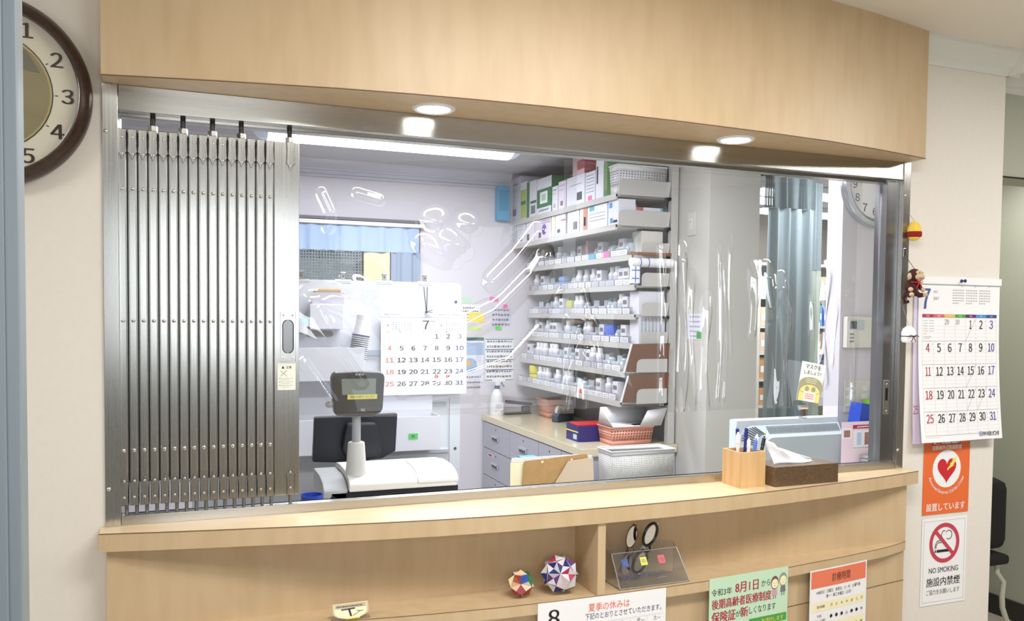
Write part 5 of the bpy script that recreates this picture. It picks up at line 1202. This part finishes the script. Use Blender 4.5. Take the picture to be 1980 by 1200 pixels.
for q in ((-.10, .12, -.075, -.072, 0, .085), (-.10, .12, .072, .075, 0, .085), (-.10, -.097, -.072, .072, 0, .085), (.117, .12, -.072, .072, 0, .085), (-.097, .117, -.072, .072, 0, .003)): b.box(*q, NV)
b.build('carton', t)
b = MB(); b.box(-.1035, -.1002, -.075, .075, .050, .055, YELLOWINK); b.box(-.1035, -.1002, -.06, -.02, .012, .038, mat('pale_print', (180, 210, 226), .6)); b.build('print', t)
b = MB(); b.box(-.09, .11, -.065, .065, .0035, .094, mat('red_sachets', (190, 40, 50), .4), .01); b.build('sachets', t)
p = PZ(1205, 832, ZD); basket('pink_basket', 'salmon pink basket at the front of the beige desk under the white carton', (2.345, 1.868, ZD), .25, .155, .095, PINKPL, PLAT, .9)
t = thing('open_carton', 'open white carton with spread flaps resting on the pink basket', 'box', (2.365, 1.87, ZD+.1005))
b = MB(); K = .0015
b.quad((-.14, -.085, 0), (.15, -.085, .0), (.15, .08, .0), (-.14, .08, 0), PAPER); b.quad((-.14, -.085, 0), (.0, -.085, 0), (.01, -.14, .065), (-.16, -.13, .055), PAPER) if False else None
b.quad((-.14, .08, 0), (.15, .08, 0), (.16, .10, .085), (-.12, .10, .085), PAPER); b.quad((-.14, -.085, 0), (-.14, .08, 0), (-.12, .10, .085), (-.17, -.08, .055), PAPER); b.quad((.02, -.085, 0), (.15, -.085, .0), (.172, -.105, .095), (.05, -.112, .085), PAPER); b.quad((.15, -.085, 0), (.15, .08, 0), (.16, .10, .085), (.172, -.105, .095), PAPER)
b.build('carton', t, solid=.002); b = MB(); b.box(.0, .06, -.06, -.03, .0015, .006, SOFTBLACK, .002); b.build('insert', t)

# ================================================================== MEDICINE SHELVES
t = thing('medicine_shelf', 'tall open steel medicine shelf unit standing on the drawer desk', 'shelf unit', (2.22, 1.77, ZD))
SX, SY, SZ = 2.22, 1.77, ZD
def sb(b, x0, x1, y0, y1, z0, z1, m, bev=0): b.box(x0-SX, x1-SX, y0-SY, y1-SY, z0-SZ, z1-SZ, m, bev)
b = MB(); sb(b, 2.543, 2.585, 1.766, 1.80, ZD, 2.45, SHELFM, .002); sb(b, 2.543, 2.585, 3.26, 3.295, ZD, 2.45, SHELFM, .002); b.build('upright', t)
b = MB(); sb(b, 2.586, 2.595, 1.78, 3.29, ZD, 2.45, SHELFD); b.build('back_panel', t)
LV = [(2.16, 2.232), (2.003, 2.232), (1.849, 2.330), (1.692, 2.350), (1.537, 2.350), (1.382, 2.345), (1.232, 2.300), (1.078, 2.275)]
for k, (z, xf) in enumerate(LV):
    b = MB(); sb(b, xf, 2.583, 1.801, 3.29, z-.012, z, SHELFM); sb(b, xf-.002, xf+.010, 1.801, 3.29, z-.026, z+.004, SHELFM, .001); o = b.build('shelf_board', t)
    b = MB(); x0 = xf if k < 2 else (2.375 if k < 6 else 2.36); zt2 = z+(.076 if k < 2 else .066); c = .022
    b.prism([(x0-SX, z-.006-SZ), (2.53-SX, z-.006-SZ), (2.542-SX, zt2-SZ), (x0+c-SX, zt2-SZ), (x0+.007-SX, zt2-.007-SZ), (x0-SX, zt2-c-SZ)], 1.770-SY, 1.7735-SY, SHELFM, 'y', .0005)
    sb(b, 2.515, 2.542, 1.766, 1.79, z-.018, z-.004, DARKM); b.build('end_plate', t)
    if k >= 2:
        b = MB(); sb(b, xf+.004, xf+.006, 1.83, 3.28, z+.004, z+.042, ACRYL); b.build('front_guard', o)
        b = MB(); y = 1.86; r = random.Random(k)
        while y < 3.22:
            w = r.uniform(.06, .10); sb(b, xf-.0005+.0015, xf+.0035, y, min(y+w, 3.26), z+.006, z+.034, r.choice([PAPER, PAPER, PAPERB, BOXG]))
            for q in range(2): sb(b, xf-.0002, xf+.001, y+.008, y+w*.8, z+.013+.010*q, z+.0165+.010*q, PALEINK)
            if k == 2 and 1.98 < y < 2.06: sb(b, xf-.001, xf+.0008, y, y+.07, z+.005, z+.036, PINKINK)
            if k == 2 and 2.15 < y < 2.25: sb(b, xf-.001, xf+.0008, y, y+.08, z+.005, z+.034, BLUEPALE)
            if k == 7 and 2.2 < y < 2.3: sb(b, xf-.001, xf+.0008, y, y+.05, z+.005, z+.03, ORANGEINK)
            y += w+r.uniform(.004, .02)
        b.build('label_strip', o)
# cartons on the two upper shelves: u range on the shelf front plane given by sight lines
def carton(name, label, px0, px1, pytop, shelf, m, dep=.16, deco=None, side=None, x=None, z0=None, grp=None, cat='box', dx=.012):
    z, xf = LV[shelf]; xf = (x or xf)+dx; pa, pb = PX(px1, 400, xf), PX(px0, 400, xf); y0, y1 = pa.y, pb.y; zt3 = PX((px0+px1)/2, pytop, xf).z; zz = (z if z0 is None else z0)+.0008
    b = MB(); w, h = y1-y0-.003, max(zt3-zz, .03)
    b.box(0, dep, 0, w, 0, h, m, .0012)
    if side: b.box(-.0002, dep, -.0008, .0, 0, h, side)
    s = Sheet(w, h)
    if deco: deco(s)
    else:
        r = random.Random(px0); s.fake(w*.12, h*.15, w*.8, h*.05, r.choice([GREYINK, PALEINK])); s.rect(w*.3, h*.7, w*.62, h*.86, r.choice([GREYINK, PALEINK, SLOT])); s.fake(w*.15, h*.3, w*.7, h*.04, PALEINK)
    b_ = len(b.v); k0 = len(b.m)
    b.raw([(-.0006+y, w-x_, z_+h) for x_, y, z_ in s.v], s.f, INK)
    for i, mi in enumerate(s.m): b.m[k0+i] = b.mi(s.mats[mi])
    return tag(b.build(name, loc=(xf, y0, zz)), label, cat, grp)
G1 = 'cartons on the top medicine shelf'; G2 = 'cartons on the second medicine shelf'
GRN2 = mat('carton_green', (52, 122, 72), .5)
carton('medicine_carton', 'tall grey white carton at the far left end of the top shelf', 986, 1006, 345, 0, BOXG, .24, grp=G1)
carton('medicine_carton', 'white carton with a yellow green stripe on the top shelf', 1006, 1018, 352, 0, BOXW, .2, lambda s: (s.rect(s.w*.05, s.h*.2, s.w*.95, s.h*.95, mat('yellowgreen', (176, 186, 90), .6)), s.rect(s.w*.1, s.h*.5, s.w*.9, s.h*.6, GRN2, 2)), grp=G1)
carton('medicine_carton', 'white carton with a dark green edge on the top shelf', 1018, 1037, 350, 0, BOXW, .2, lambda s: (s.rect(0, 0, s.w*.3, s.h, GRN2), s.rect(s.w*.4, s.h*.55, s.w, s.h*.62, SLOT), s.rect(s.w*.45, s.h*.68, s.w*.9, s.h*.9, GREYINK)), grp=G1)
carton('medicine_carton', 'green and white carton with a white square on the top shelf', 1038, 1066, 343, 0, BOXW, .22, lambda s: (s.rect(0, s.h*.30, s.w, s.h*.80, GRN2), s.rect(s.w*.22, s.h*.38, s.w*.74, s.h*.70, PAPER, 2), s.rect(s.w*.34, s.h*.45, s.w*.62, s.h*.62, mat('pale_green_print', (176, 206, 182), .6), 3), s.fake(s.w*.15, s.h*.88, s.w*.8, s.h*.05, GREYINK)), side=GRN2, grp=G1)
carton('medicine_carton', 'narrow white carton right of the green one on the top shelf', 1067, 1078, 360, 0, BOXW, .14, grp=G1)
carton('medicine_carton', 'white carton with lilac print left of the large white carton', 1079, 1094, 350, 0, mat('lilac_carton', (222, 212, 226), .6), .16, grp=G1)
o = carton('medicine_carton', 'large white carton with a grey square mark on the top shelf', 1095, 1130, 340, 0, BOXW, .2, lambda s: (s.rect(s.w*.58, s.h*.58, s.w*.86, s.h*.84, SLOT), s.fake(s.w*.2, s.h*.3, s.w*.8, s.h*.04, PALEINK)), grp=G1)
zt_l = o.location.z+max(v.co.z for v in o.data.vertices)
carton('medicine_carton', 'white lined carton with a pink tag on the top shelf', 1131, 1150, 332, 0, BOXW, .2, lambda s: ([s.fake(s.w*.1, s.h*(.12+.11*i), s.w*.9, s.h*.04, PALEINK) for i in range(6)], s.rect(s.w*.3, s.h*.80, s.w*.7, s.h*.95, PINKINK, 2)), grp=G1)
carton('medicine_carton', 'pink and red carton stacked on the large white carton', 1106, 1129, 302, 0, mat('pale_pink_carton', (222, 196, 200), .6), .2, lambda s: s.rect(s.w*.4, s.h*.25, s.w, s.h*.75, mat('carton_red', (186, 92, 96), .6)), z0=zt_l, side=mat('carton_red', (186, 92, 96), .6), grp=G1)
carton('medicine_carton', 'tall white carton with a black stripe left of the white basket', 1151, 1166, 305, 0, BOXW, .2, lambda s: s.rect(s.w*.12, s.h*.2, s.w*.3, s.h*.62, INK), grp=G1)
carton('medicine_carton', 'green carton behind the white basket on the top shelf', 1167, 1173, 308, 0, mat('leaf_green_carton', (110, 148, 92), .6), .24, lambda s: s.rect(s.w*.2, s.h*.8, s.w*.9, s.h*.95, GRN2), grp=G1)
BLAT = lattice('shelf_basket_lattice', (232, 232, 234), (60, 75), .42)
basket('white_basket', 'white slotted basket at the front end of the top shelf', (2.392, 1.858, 2.1608), .29, .100, .155, WHITEPL, BLAT, .93, 0, (.30, .82))
carton('medicine_carton', 'small white carton at the far left end of the second shelf', 986, 991, 440, 1, BOXW, .12, grp=G2)
carton('medicine_carton', 'grey green carton second from the left on the second shelf', 992, 998, 436, 1, mat('greygreen_carton', (190, 204, 204), .6), .12, grp=G2)
carton('medicine_carton', 'white carton with a grey mark third from the left on the second shelf', 1000, 1016, 432, 1, BOXW, .15, grp=G2)
carton('medicine_carton', 'narrow white carton left of the purple disc carton', 1018, 1033, 425, 1, BOXW, .12, lambda s: s.rect(s.w*.1, s.h*.62, s.w*.4, s.h*.9, SLOT), grp=G2)
carton('medicine_carton', 'large white carton with a purple disc on the second shelf', 1035, 1066, 423, 1, mat('lilac_carton', (222, 212, 226), .6), .2, lambda s: (s.disc(s.w*.58, s.h*.52, s.w*.13, mat('violet_print', (104, 84, 160), .6), 2), s.rect(s.w*.24, s.h*.62, s.w*.38, s.h*.88, SLOT), [s.fake(s.w*.4, s.h*(.1+.1*i), s.w*.95, s.h*.04, GREYINK) for i in range(2)]), grp=G2)
carton('medicine_carton', 'narrow cream carton on the second shelf', 1067, 1073, 416, 1, CREAMP, .15, lambda s: None, grp=G2)
carton('medicine_carton', 'white carton with a red line on the second shelf', 1074, 1094, 412, 1, BOXW, .16, lambda s: (s.rect(s.w*.55, s.h*.30, s.w, s.h*.34, REDINK), s.rect(s.w*.2, s.h*.68, s.w*.5, s.h*.84, SLOT)), grp=G2)
carton('medicine_carton', 'white carton with a grey picture on the second shelf', 1097, 1120, 407, 1, BOXW, .16, lambda s: s.rect(s.w*.52, s.h*.5, s.w*.86, s.h*.84, GREYINK), grp=G2)
carton('medicine_carton', 'white carton with a coral stripe on the second shelf', 1121, 1135, 402, 1, BOXW, .16, lambda s: (s.rect(s.w*.5, 0, s.w, s.h, mat('coral_print', (236, 140, 120), .6)), s.rect(s.w*.6, s.h*.4, s.w*.88, s.h*.78, INK, 2)), grp=G2)
carton('medicine_carton', 'wide white carton with a teal top edge on the second shelf', 1136, 1174, 396, 1, BOXW, .18, lambda s: (s.rect(s.w*.1, 0, s.w*.35, s.h*.2, mat('teal_print', (90, 178, 190), .6)), [s.fake(s.w*.1, s.h*(.35+.14*i), s.w*.9, s.h*.04, PALEINK) for i in range(3)]), grp=G2)
carton('medicine_carton', 'white carton with light blue blocks at the front of the second shelf', 1176, 1196, 386, 1, BOXW, .10, lambda s: (s.rect(s.w*.1, s.h*.1, s.w*.4, s.h*.3, SKYINK), s.rect(s.w*.2, s.h*.7, s.w*.45, s.h*.9, SKYINK), s.rect(s.w*.5, s.h*.8, s.w*.9, s.h*.9, INK)), grp=G2)
t = thing('medicine_carton', 'white carton with a red block lying behind the second shelf end plate', 'box', (2.345, 1.79, 2.004), group=G2)
b = MB(); b.box(0, .16, 0, .12, 0, .095, BOXW, .001); b.box(.0, .042, -.0008, 0, .0, .095, mat('carton_red', (186, 92, 96), .6)); b.box(.146, .16, -.0008, 0, 0, .095, mat('teal_print', (90, 178, 190), .6)); b.build('carton', t)
# small stock on the six lower shelves
def proto(kind):
    b = MB()
    if kind == 'vial': b.lathe([(0, 0), (.017, 0), (.018, .003), (.018, .044), (.010, .052), (0, .052)], (0, 0, 0), VIAL, 14); b.lathe([(0, .052), (.012, .052), (.012, .066), (0, .067)], (0, 0, 0), SLOT, 14); b.box(-.0185, -.016, -.010, .010, .010, .036, PAPER)
    elif kind == 'bottle': b.lathe([(0, 0), (.021, 0), (.022, .003), (.022, .052), (.013, .062), (0, .062)], (0, 0, 0), BOXW, 14); b.lathe([(0, .062), (.015, .062), (.015, .080), (0, .081)], (0, 0, 0), WHITEPL, 14); b.lathe([(.0223, .018), (.0223, .044)], (0, 0, 0), BOXG, 14)
    elif kind == 'carton': b.box(-.018, .018, -.026, .026, 0, .070, BOXW, .001); b.box(-.0186, -.018, -.018, .018, .040, .056, GREYINK); b.box(-.0186, -.018, -.018, .006, .022, .027, PALEINK)
    elif kind == 'ampoule_tray': b.box(-.03, .03, -.035, .035, 0, .034, BOXG, .001); [b.cyl((.0, -.024+.012*i, .034), (.0, -.024+.012*i, .058), .0045, VIAL, 8) for i in range(5)]
    return b
NMS = {'vial': ('medicine_vial', 'small grey glass medicine vial', 'vial'), 'bottle': ('medicine_bottle', 'small white capped medicine bottle', 'bottle'), 'carton': ('small_carton', 'small white medicine carton with a grey print', 'box'), 'ampoule_tray': ('ampoule_tray', 'small grey tray of glass ampoules', 'tray')}
ORD = {2: 'third', 3: 'fourth', 4: 'fifth', 5: 'sixth', 6: 'seventh', 7: 'lowest'}
PR = {}
def put(kind, k, x, y, z):
    nm, lb_, ct_ = NMS[kind]
    if kind not in PR:
        q = proto(kind); q.v = [(x*1.2, y*1.15, z*1.42) for x, y, z in q.v]; o = q.build(nm); PR[kind] = o
    else: o = PR[kind].copy(); COL.objects.link(o)
    o.location = (x, y, z+.0006); o.rotation_euler = (0, 0, 0)
    return tag(o, '%s on the %s medicine shelf from the top' % (lb_, ORD[k]), ct_, '%ss on the %s medicine shelf' % (nm.replace('_', ' '), ORD[k]))
SKIP = {(2, 2.46): 1}
for k in range(2, 8):
    z, xf = LV[k]; y = 1.93 if k in (4, 5) else 1.87; r = random.Random(40+k)
    while y < 3.20:
        kind = r.choice(['vial', 'bottle', 'carton', 'carton', 'bottle', 'ampoule_tray'] if k > 2 else ['vial', 'carton', 'ampoule_tray', 'bottle'])
        w = {'vial': .045, 'bottle': .055, 'carton': .063, 'ampoule_tray': .084}[kind]; yc = y+w/2
        blocked = (k == 3 and 2.72 < yc < 2.92) or (k == 4 and 2.60 < yc < 2.72) or (k == 7 and yc > 2.98) or (k == 2 and 2.35 < yc < 2.47) or (k == 5 and 2.05 < yc < 2.20)
        if not blocked: put(kind, k, xf+(.050 if kind == 'ampoule_tray' else .042)+r.uniform(0, .02), yc, z); 
        y += w+r.choice([.003, .003, .02, .05])
def special(name, label, cat, k, y, boxes, bev=.003):
    z, xf = LV[k]; b = MB()
    for (x0, x1, y0, y1, z0, z1, m) in boxes: b.box(x0, x1, y0, y1, z0, z1, m, bev)
    return tag(b.build(name, loc=(xf+.02, y, z+.0008)), label, cat)
special('medicine_pouch', 'light blue folded pouch on the fourth shelf', 'pouch', 3, 2.82, [(0, .08, -.07, .07, 0, .05, mat('pouch_blue', (128, 166, 214), .5)), (.01, .06, -.05, .03, .05, .085, mat('pouch_blue', (128, 166, 214), .5))], .012)
special('yellow_box', 'lime yellow box among the bottles on the fifth shelf', 'box', 4, 2.66, [(0, .05, -.038, .038, 0, .085, mat('lime_yellow', (206, 206, 92), .5))])
special('medicine_divider', 'pale pink upright divider on the third shelf', 'divider', 2, 2.41, [(0, .10, -.045, -.02, 0, .12, mat('dull_pink', (190, 164, 168), .6)), (.01, .12, -.018, .04, 0, .10, mat('dull_rose', (150, 112, 116), .6))], .002)
special('blue_bag', 'blue bag bulging over the edge of the sixth shelf', 'bag', 5, 2.125, [(-.01, .08, -.055, .055, 0, .10, mat('bag_blue', (42, 88, 196), .3))], .03)
t = thing('yellow_roll', 'pair of bright yellow rolls at the back of the lowest shelf', 'roll', (LV[7][1]+.070, 3.10, LV[7][0]+.0008))
for z_ in (0, .058): b = MB(); b.lathe([(0, 0), (.045, 0), (.05, .008), (.05, .046), (.045, .055), (0, .055)], (0, 0, z_), mat('bright_yellow', (222, 212, 66), .4), 24); b.build('roll', t)
# ends of the shelves: brown boards, towel roll, cartons
def brd(name, label, pts, y):
    P_ = [PY(px, py, y) for px, py in pts]; b = MB(); o0 = P_[-1]
    b.prism([(p.x-o0.x, p.z-o0.z) for p in P_], 0, .004, BROWNCARD, 'y', .0006); b.prism([(P_[0].x-o0.x-.004, P_[0].z-o0.z), (P_[0].x-o0.x+.004, P_[0].z-o0.z), (.004, 0), (-.004, 0)], -.0008, .0045, PAPER, 'y')
    return tag(b.build(name, loc=(o0.x, y, o0.z)), label, 'board')
YE = 1.735
brd('brown_board', 'dark brown card propped on the shelf end, upper of two', [(1222, 665), (1296, 663), (1291, 700), (1290, 719), (1207, 719)], YE)
brd('brown_board', 'dark brown card propped on the shelf end above the white carton, lower of two', [(1215, 726), (1294, 721), (1291, 752), (1289, 778), (1201, 778)], YE)
for (pa, pb, lab) in (((1231, 694), (1290, 719), 'upper'), ((1231, 752), (1289, 779), 'lower')):
    a, c = PY(*pa, YE-.006), PY(*pb, YE-.006); w = c.x-a.x; h = a.z-c.z; b = MB()
    b.prism([(0, 0), (w, 0), (w, h), (.03, h), (.012, h-.006), (.002, h-.022)], 0, .003, SHELFM, 'y', .0005)
    tag(b.build('shelf_bracket', loc=(a.x, YE-.006, c.z)), 'pale steel bracket plate over the %s brown card' % lab, 'bracket')
a, c = PY(1219, 486, YE), PY(1299, 495, YE); b = MB(); b.box(0, c.x-a.x, 0, .03, c.z-a.z, 0, mat('brown_strip', (132, 84, 54), .6), .002)
tag(b.build('brown_strip', loc=(a.x, YE, a.z)), 'narrow brown card strip lying across the end of the third shelf', 'card')
a, c = PY(1222, 497, YE), PY(1298, 518, YE); t = thing('towel', 'white towel with blue stripes rolled at the shelf end', 'towel', (a.x, YE+.012, c.z)); w = c.x-a.x; h = a.z-c.z
b = MB(); b.cyl((0.0, .0, h/2), (w+.008, 0, h/2), h/2, PAPER, 20); b.box(-.006, .05, -.012, .0, -.085, h/2, PAPER, .004); b.build('cloth', t)
b = MB(); ST = mat('towel_blue', (92, 112, 190), .8)
for x in (.046, .094): b.lathe([(h/2+.0006, 0), (h/2+.0006, .006)], (x+.006, 0, h/2), ST, 20, 'x')
b.box(.020, .026, -.0128, -.0118, -.08, .02, ST); b.box(.0, .048, -.0128, -.0118, -.02, -.014, ST); b.box(.0, .044, -.0128, -.0118, -.062, -.056, ST); b.build('stripes', t)
for (pa, pb, k, lab) in (((1241, 446), (1282, 460), 2, 'folded pale card standing behind the third shelf end plate'), ((1236, 563), (1282, 577), 4, 'white carton lying behind the fifth shelf end plate'), ((1236, 612), (1294, 632), 5, 'row of pale sleeves behind the sixth shelf end plate')):
    a, c = PY(*pa, 1.80), PY(*pb, 1.80); z = LV[k][0]; b = MB(); b.box(0, min(c.x, 2.538)-a.x, 0.002, .10, 0, a.z-z, BOXW if k != 2 else IVORY, .002)
    if k == 5:
        for i in range(6): b.box(.012+.022*i, .022+.022*i, -.002, .0, .01, a.z-z-.008, PALEINK if i % 2 else VIAL)
    tag(b.build('shelf_carton', loc=(a.x, 1.80, z+.0008)), lab, 'box')

# ================================================================== PILLAR, clock wall and back room
a, c = PX(1330, 409, 2.6), PX(1347, 457, 2.6)
t = thing('switch_plate', 'ivory switch plate on the grey pillar side', 'switch', (2.6, (a.y+c.y)/2, (a.z+c.z)/2))
b = MB(); b.box(-.006, -.0005, -.036, .036, -.06, .06, IVORY, .002); b.build('plate', t); b = MB(); b.box(-.0085, -.0062, -.012, .012, -.028, .028, WHITEPL, .001); b.box(-.0092, -.0086, -.003, .003, .008, .014, GREENINK); b.build('rocker', t)
a, c = PX(1330, 606, 2.6), PX(1358, 657, 2.6); b = MB(); w = a.y-c.y; h = a.z-c.z; b.box(-.0015, -.0005, c.y, a.y, c.z, a.z, PAPERB)
for i in range(5): b.box(-.0018, -.0014, c.y+.02, a.y-.02, a.z-.02-.025*i, a.z-.012-.025*i, PALEINK)
b.box(-.002, -.0014, c.y+.005, c.y+.05, c.z+.005, c.z+.04, GREENINK); tag(b.build('pillar_notice', loc=(2.6, 0, 0)), 'pale notice with a green tag on the pillar side', 'notice')
t = thing('office_clock', 'round white wall clock with a silver rim inside the office', 'clock', tuple(PY(1696, 358, YC-.02)*Vector((1,0,1)) if False else (PY(1696, 358, YC-.02).x, YC, PY(1696, 358, YC-.02).z))); R = .160
b = MB(); b.lathe([(R-.032, .01), (R-.030, .026), (R-.018, .034), (R-.006, .028), (R, .014), (R-.002, 0)], (0, 0, 0), SILVER, 64, 'y'); b.build('rim', t)
b = MB(); b.lathe([(0, .012), (R-.030, .012)], (0, 0, 0), PAPER, 48, 'y'); s = Sheet(0, 0)
for i in range(12): q = PI/2-2*PI*(i+1)/12; s.text(str(i+1), .099*math.cos(q), -.099*math.sin(q), .030, mat('slate_numeral', (74, 78, 88), .6), 1)
for i in range(12): q = 2*PI*i/12; s.disc(.122*math.cos(q), .122*math.sin(q), .0024, INK, 1, 10)
k0 = len(b.m); b.raw([(x, y-.0125, z) for x, y, z in s.v], s.f, INK)
for i, mi in enumerate(s.m): b.m[k0+i] = b.mi(s.mats[mi])
b.build('dial', t)
b = MB(); b.tube([(0, -.016, 0), (.06, -.016, -.017)], [.004, .003], INK, 8); b.build('hour_hand', t); b = MB(); b.tube([(0, -.019, 0), (.048, -.019, -.072)], [.003, .002], INK, 8); b.build('minute_hand', t)
t = thing('wall_controller', 'grey white controller with a small dark screen on the office wall', 'controller', (PY(1657, 642, YC).x, YC, PY(1657, 642, YC).z))
b = MB(); b.box(-.083, .083, -.028, -.0005, -.07, .07, IVORY, .006); b.build('body', t); b = MB(); b.box(-.068, .014, -.0295, -.028, .012, .055, MONID, .001); b.box(-.066, -.030, -.0302, -.0292, .016, .050, LCDDARK, .001); b.build('screen', t)
b = MB(); [b.box(-.066, -.044, -.0298, -.0282, -.012-.016*i, -.004-.016*i, GREYINK, .0006) for i in range(3)]; b.build('button', t)
t = thing('light_switch', 'ivory switch panel with several rockers on the office wall', 'switch', (PY(1656, 765, YC).x, YC, PY(1656, 765, YC).z))
b = MB(); b.box(-.075, .075, -.008, -.0005, -.072, .072, IVORY, .002); b.build('plate', t)
for i in range(3):
    for j in range(2): b = MB(); b.box(-.045+.065*j, -.012+.065*j, -.011, -.0082, -.050+.036*i, -.026+.036*i, WHITEPL, .0015); b.build('rocker', t)
b = MB(); b.box(-.045, -.032, -.0118, -.0112, .030, .042, mat('dark_red_lamp', (120, 40, 40), .4)); [b.box(-.070, -.05, -.0090, -.0082, -.045+.036*i, -.032+.036*i, PAPER) for i in range(3)]; b.build('label', t)
t = thing('remote_control', 'white air conditioner remote in its holder beside the switch panel', 'remote', (PY(1699, 742, YC).x, YC, PY(1699, 742, YC).z))
b = MB(); b.box(-.032, .032, -.022, -.0005, -.055, .055, WHITEPL, .005); b.build('body', t); b = MB(); b.box(-.024, .024, -.0232, -.0222, -.008, .034, LCDDARK, .001); b.build('screen', t); b = MB(); [b.box(-.022+.026*i, -.002+.026*i, -.0236, -.0222, -.040, -.022, MONID if i else SANDINK, .001) for i in range(2)]; b.build('button', t)
b = MB(); b.box(-.04, .04, -.006, -.0005, -.13, -.057, WHITEPL, .002); b.build('holder', t)
for o in [q for q in bpy.data.objects if q.name in ('wall_controller', 'light_switch', 'remote_control')]:
    for ch in _kids(o): ch.data.transform(Matrix.Scale(.85, 4))
# back room seen through the opening
rail = thing('curtain_rail', 'dark ceiling curtain rail over the back room opening', 'rail', (3.66, 2.2, 2.42)); 
b = MB(); b.box(-.20, .26, -.012, .012, -.010, .012, DARKM, .002); b.box(-.20, .26, -.006, .006, .0125, .0695, DARKM); b.box(-.205, -.14, -.02, .02, -.02, .02, BLACK, .003); b.build('bar', rail)
ct2 = thing('hospital_curtain', 'blue grey hospital curtain with a mesh top in the back room', 'curtain', (0, 2.2, 0))
NET2 = mesh_cloth('ward_net', (104, 116, 118), 160, .30)
curtain('mesh', 3.47, 3.86, 2.21, 2.40, 0, NET2, .022, .085, '', 0).build('mesh_top', ct2)
curtain('cloth', 3.50, 3.86, .25, 2.21, 0, CURT, .022, .085, '', 0).build('cloth', ct2)
ct3 = thing('inner_curtain', 'pale green inner curtain hanging behind the blue grey curtain', 'curtain', (0, 2.35, 0))
curtain('cloth', 3.66, 4.06, .02, 1.84, 0, CURTG, .015, .09, '', 0).build('cloth', ct3)
curtain('top', 3.66, 4.06, 1.841, 2.41, 0, CURT, .015, .09, '', 0).build('upper_cloth', ct3)
for (x, y, rzz, lab) in ((4.6, 3.0, .1, 'long lit ceiling lamp nearer the curtain in the back room'), (5.3, 3.9, .1, 'long lit ceiling lamp at the far end of the back room'), (3.9, 3.3, .1, 'lit ceiling lamp left of the curtain in the back room')):
    t = thing('back_room_lamp', lab, 'lamp', (x, y, 2.43), rzz, group='back room ceiling lamps'); b = MB(); b.box(-.62, .62, -.07, .07, -.01, .02, FLUO, .01); b.build('diffuser', t); b = MB(); b.box(-.64, .64, -.10, .10, .0205, .059, WHITEPL); b.build('housing', t)
t = thing('brown_cabinet', 'brown grey cabinet standing left of the curtain in the back room', 'cabinet', (3.75, 3.1, 0)); b = MB(); b.box(-.45, .17, 0, .4, 0, 1.98, mat('taupe_cabinet', (136, 128, 112), .6), .005); b.build('body', t)
for (z, h, lab, c1) in ((.8, .30, 'pale grey printer on the left of the back room', MONID),):
    t = thing('low_cabinet', lab, 'cabinet', (3.42, 2.35, 0)); b = MB(); b.box(-.25, .12, 0, .4, 0, 1.12, mat('pale_cabinet', (196, 198, 196), .5), .004); b.build('body', t)
    b = MB(); b.box(-.03, .05, -.003, -.0002, .92, 1.02, mat('olive_print', (150, 150, 90), .6)); b.build('sticker', t); t['label'] = 'pale grey cabinet with a round olive sticker in the back room'
tsh = thing('store_shelf', 'open shelf full of coloured packs in the back room', 'shelf unit', (4.95, 3.6, 0))
b = MB(); 
for x in (-.42, .42): b.box(x-.015, x+.015, 0, .4, 0, 2.0, IVORY)
b.build('side_panel', tsh)
for z in (.8, 1.02, 1.24, 1.46, 1.70, 1.98): b = MB(); b.box(-.404, .404, 0, .4, z-.02, z, IVORY); b.build('shelf_board', tsh)
b = MB(); b.box(-.42, .42, .4, .41, 0, 2.0, BOXG); b.build('back_panel', tsh)
pal = [(BLUEPALE, 'sky blue'), (BOXW, 'white'), (mat('pack_orange', (206, 150, 90), .5), 'tan'), (mat('pack_red', (176, 60, 60), .5), 'red'), (BLUEPL, 'royal blue'), (mat('pack_slate', (76, 100, 128), .5), 'slate'), (mat('pack_peach', (226, 196, 170), .5), 'peach'), (mat('pack_lilac', (206, 206, 232), .5), 'lilac')]
r = random.Random(3)
for z, nmz in ((.8, 'lowest'), (1.02, 'second lowest'), (1.24, 'third lowest'), (1.46, 'fourth lowest'), (1.70, 'topmost')):
    x = -.39; n = 0; used = []
    while x < .33 and n < 5:
        w = r.uniform(.10, .20); w = min(w, .395-x); m, cn = r.choice([q for q in pal if q[1] not in used]); used.append(cn)
        b = MB(); h = r.uniform(.12, .185); b.box(-w/2+.003, w/2-.003, 0, .3, 0, h, m, .004); b.box(-w/2+.015, w/2-.015, -.001, .0, h*.3, h*.6, PAPER if cn != 'white' else PALEINK)
        tag(b.build('supply_pack', loc=(4.95+x+w/2, 3.62, z+.0008)), '%s supply pack on the %s board of the back room shelf' % (cn, nmz), 'pack', 'packs on the back room shelf'); x += w+.004; n += 1

# waiting room ceiling lamps
for lx, ly, lab in ((1.1, -1.15, 'over the middle of the counter'), (3.3, -1.15, 'nearest the wall calendar'), (-1.5, -1.15, 'beyond the door')):
    t = thing('waiting_room_lamp', 'flush ceiling lamp of the waiting room, the one %s' % lab, 'lamp', (lx, ly, ZC)); b = MB(); b.box(-.64, .64, -.18, .18, -.018, -.0005, WHITEPL, .004); b.build('housing', t)
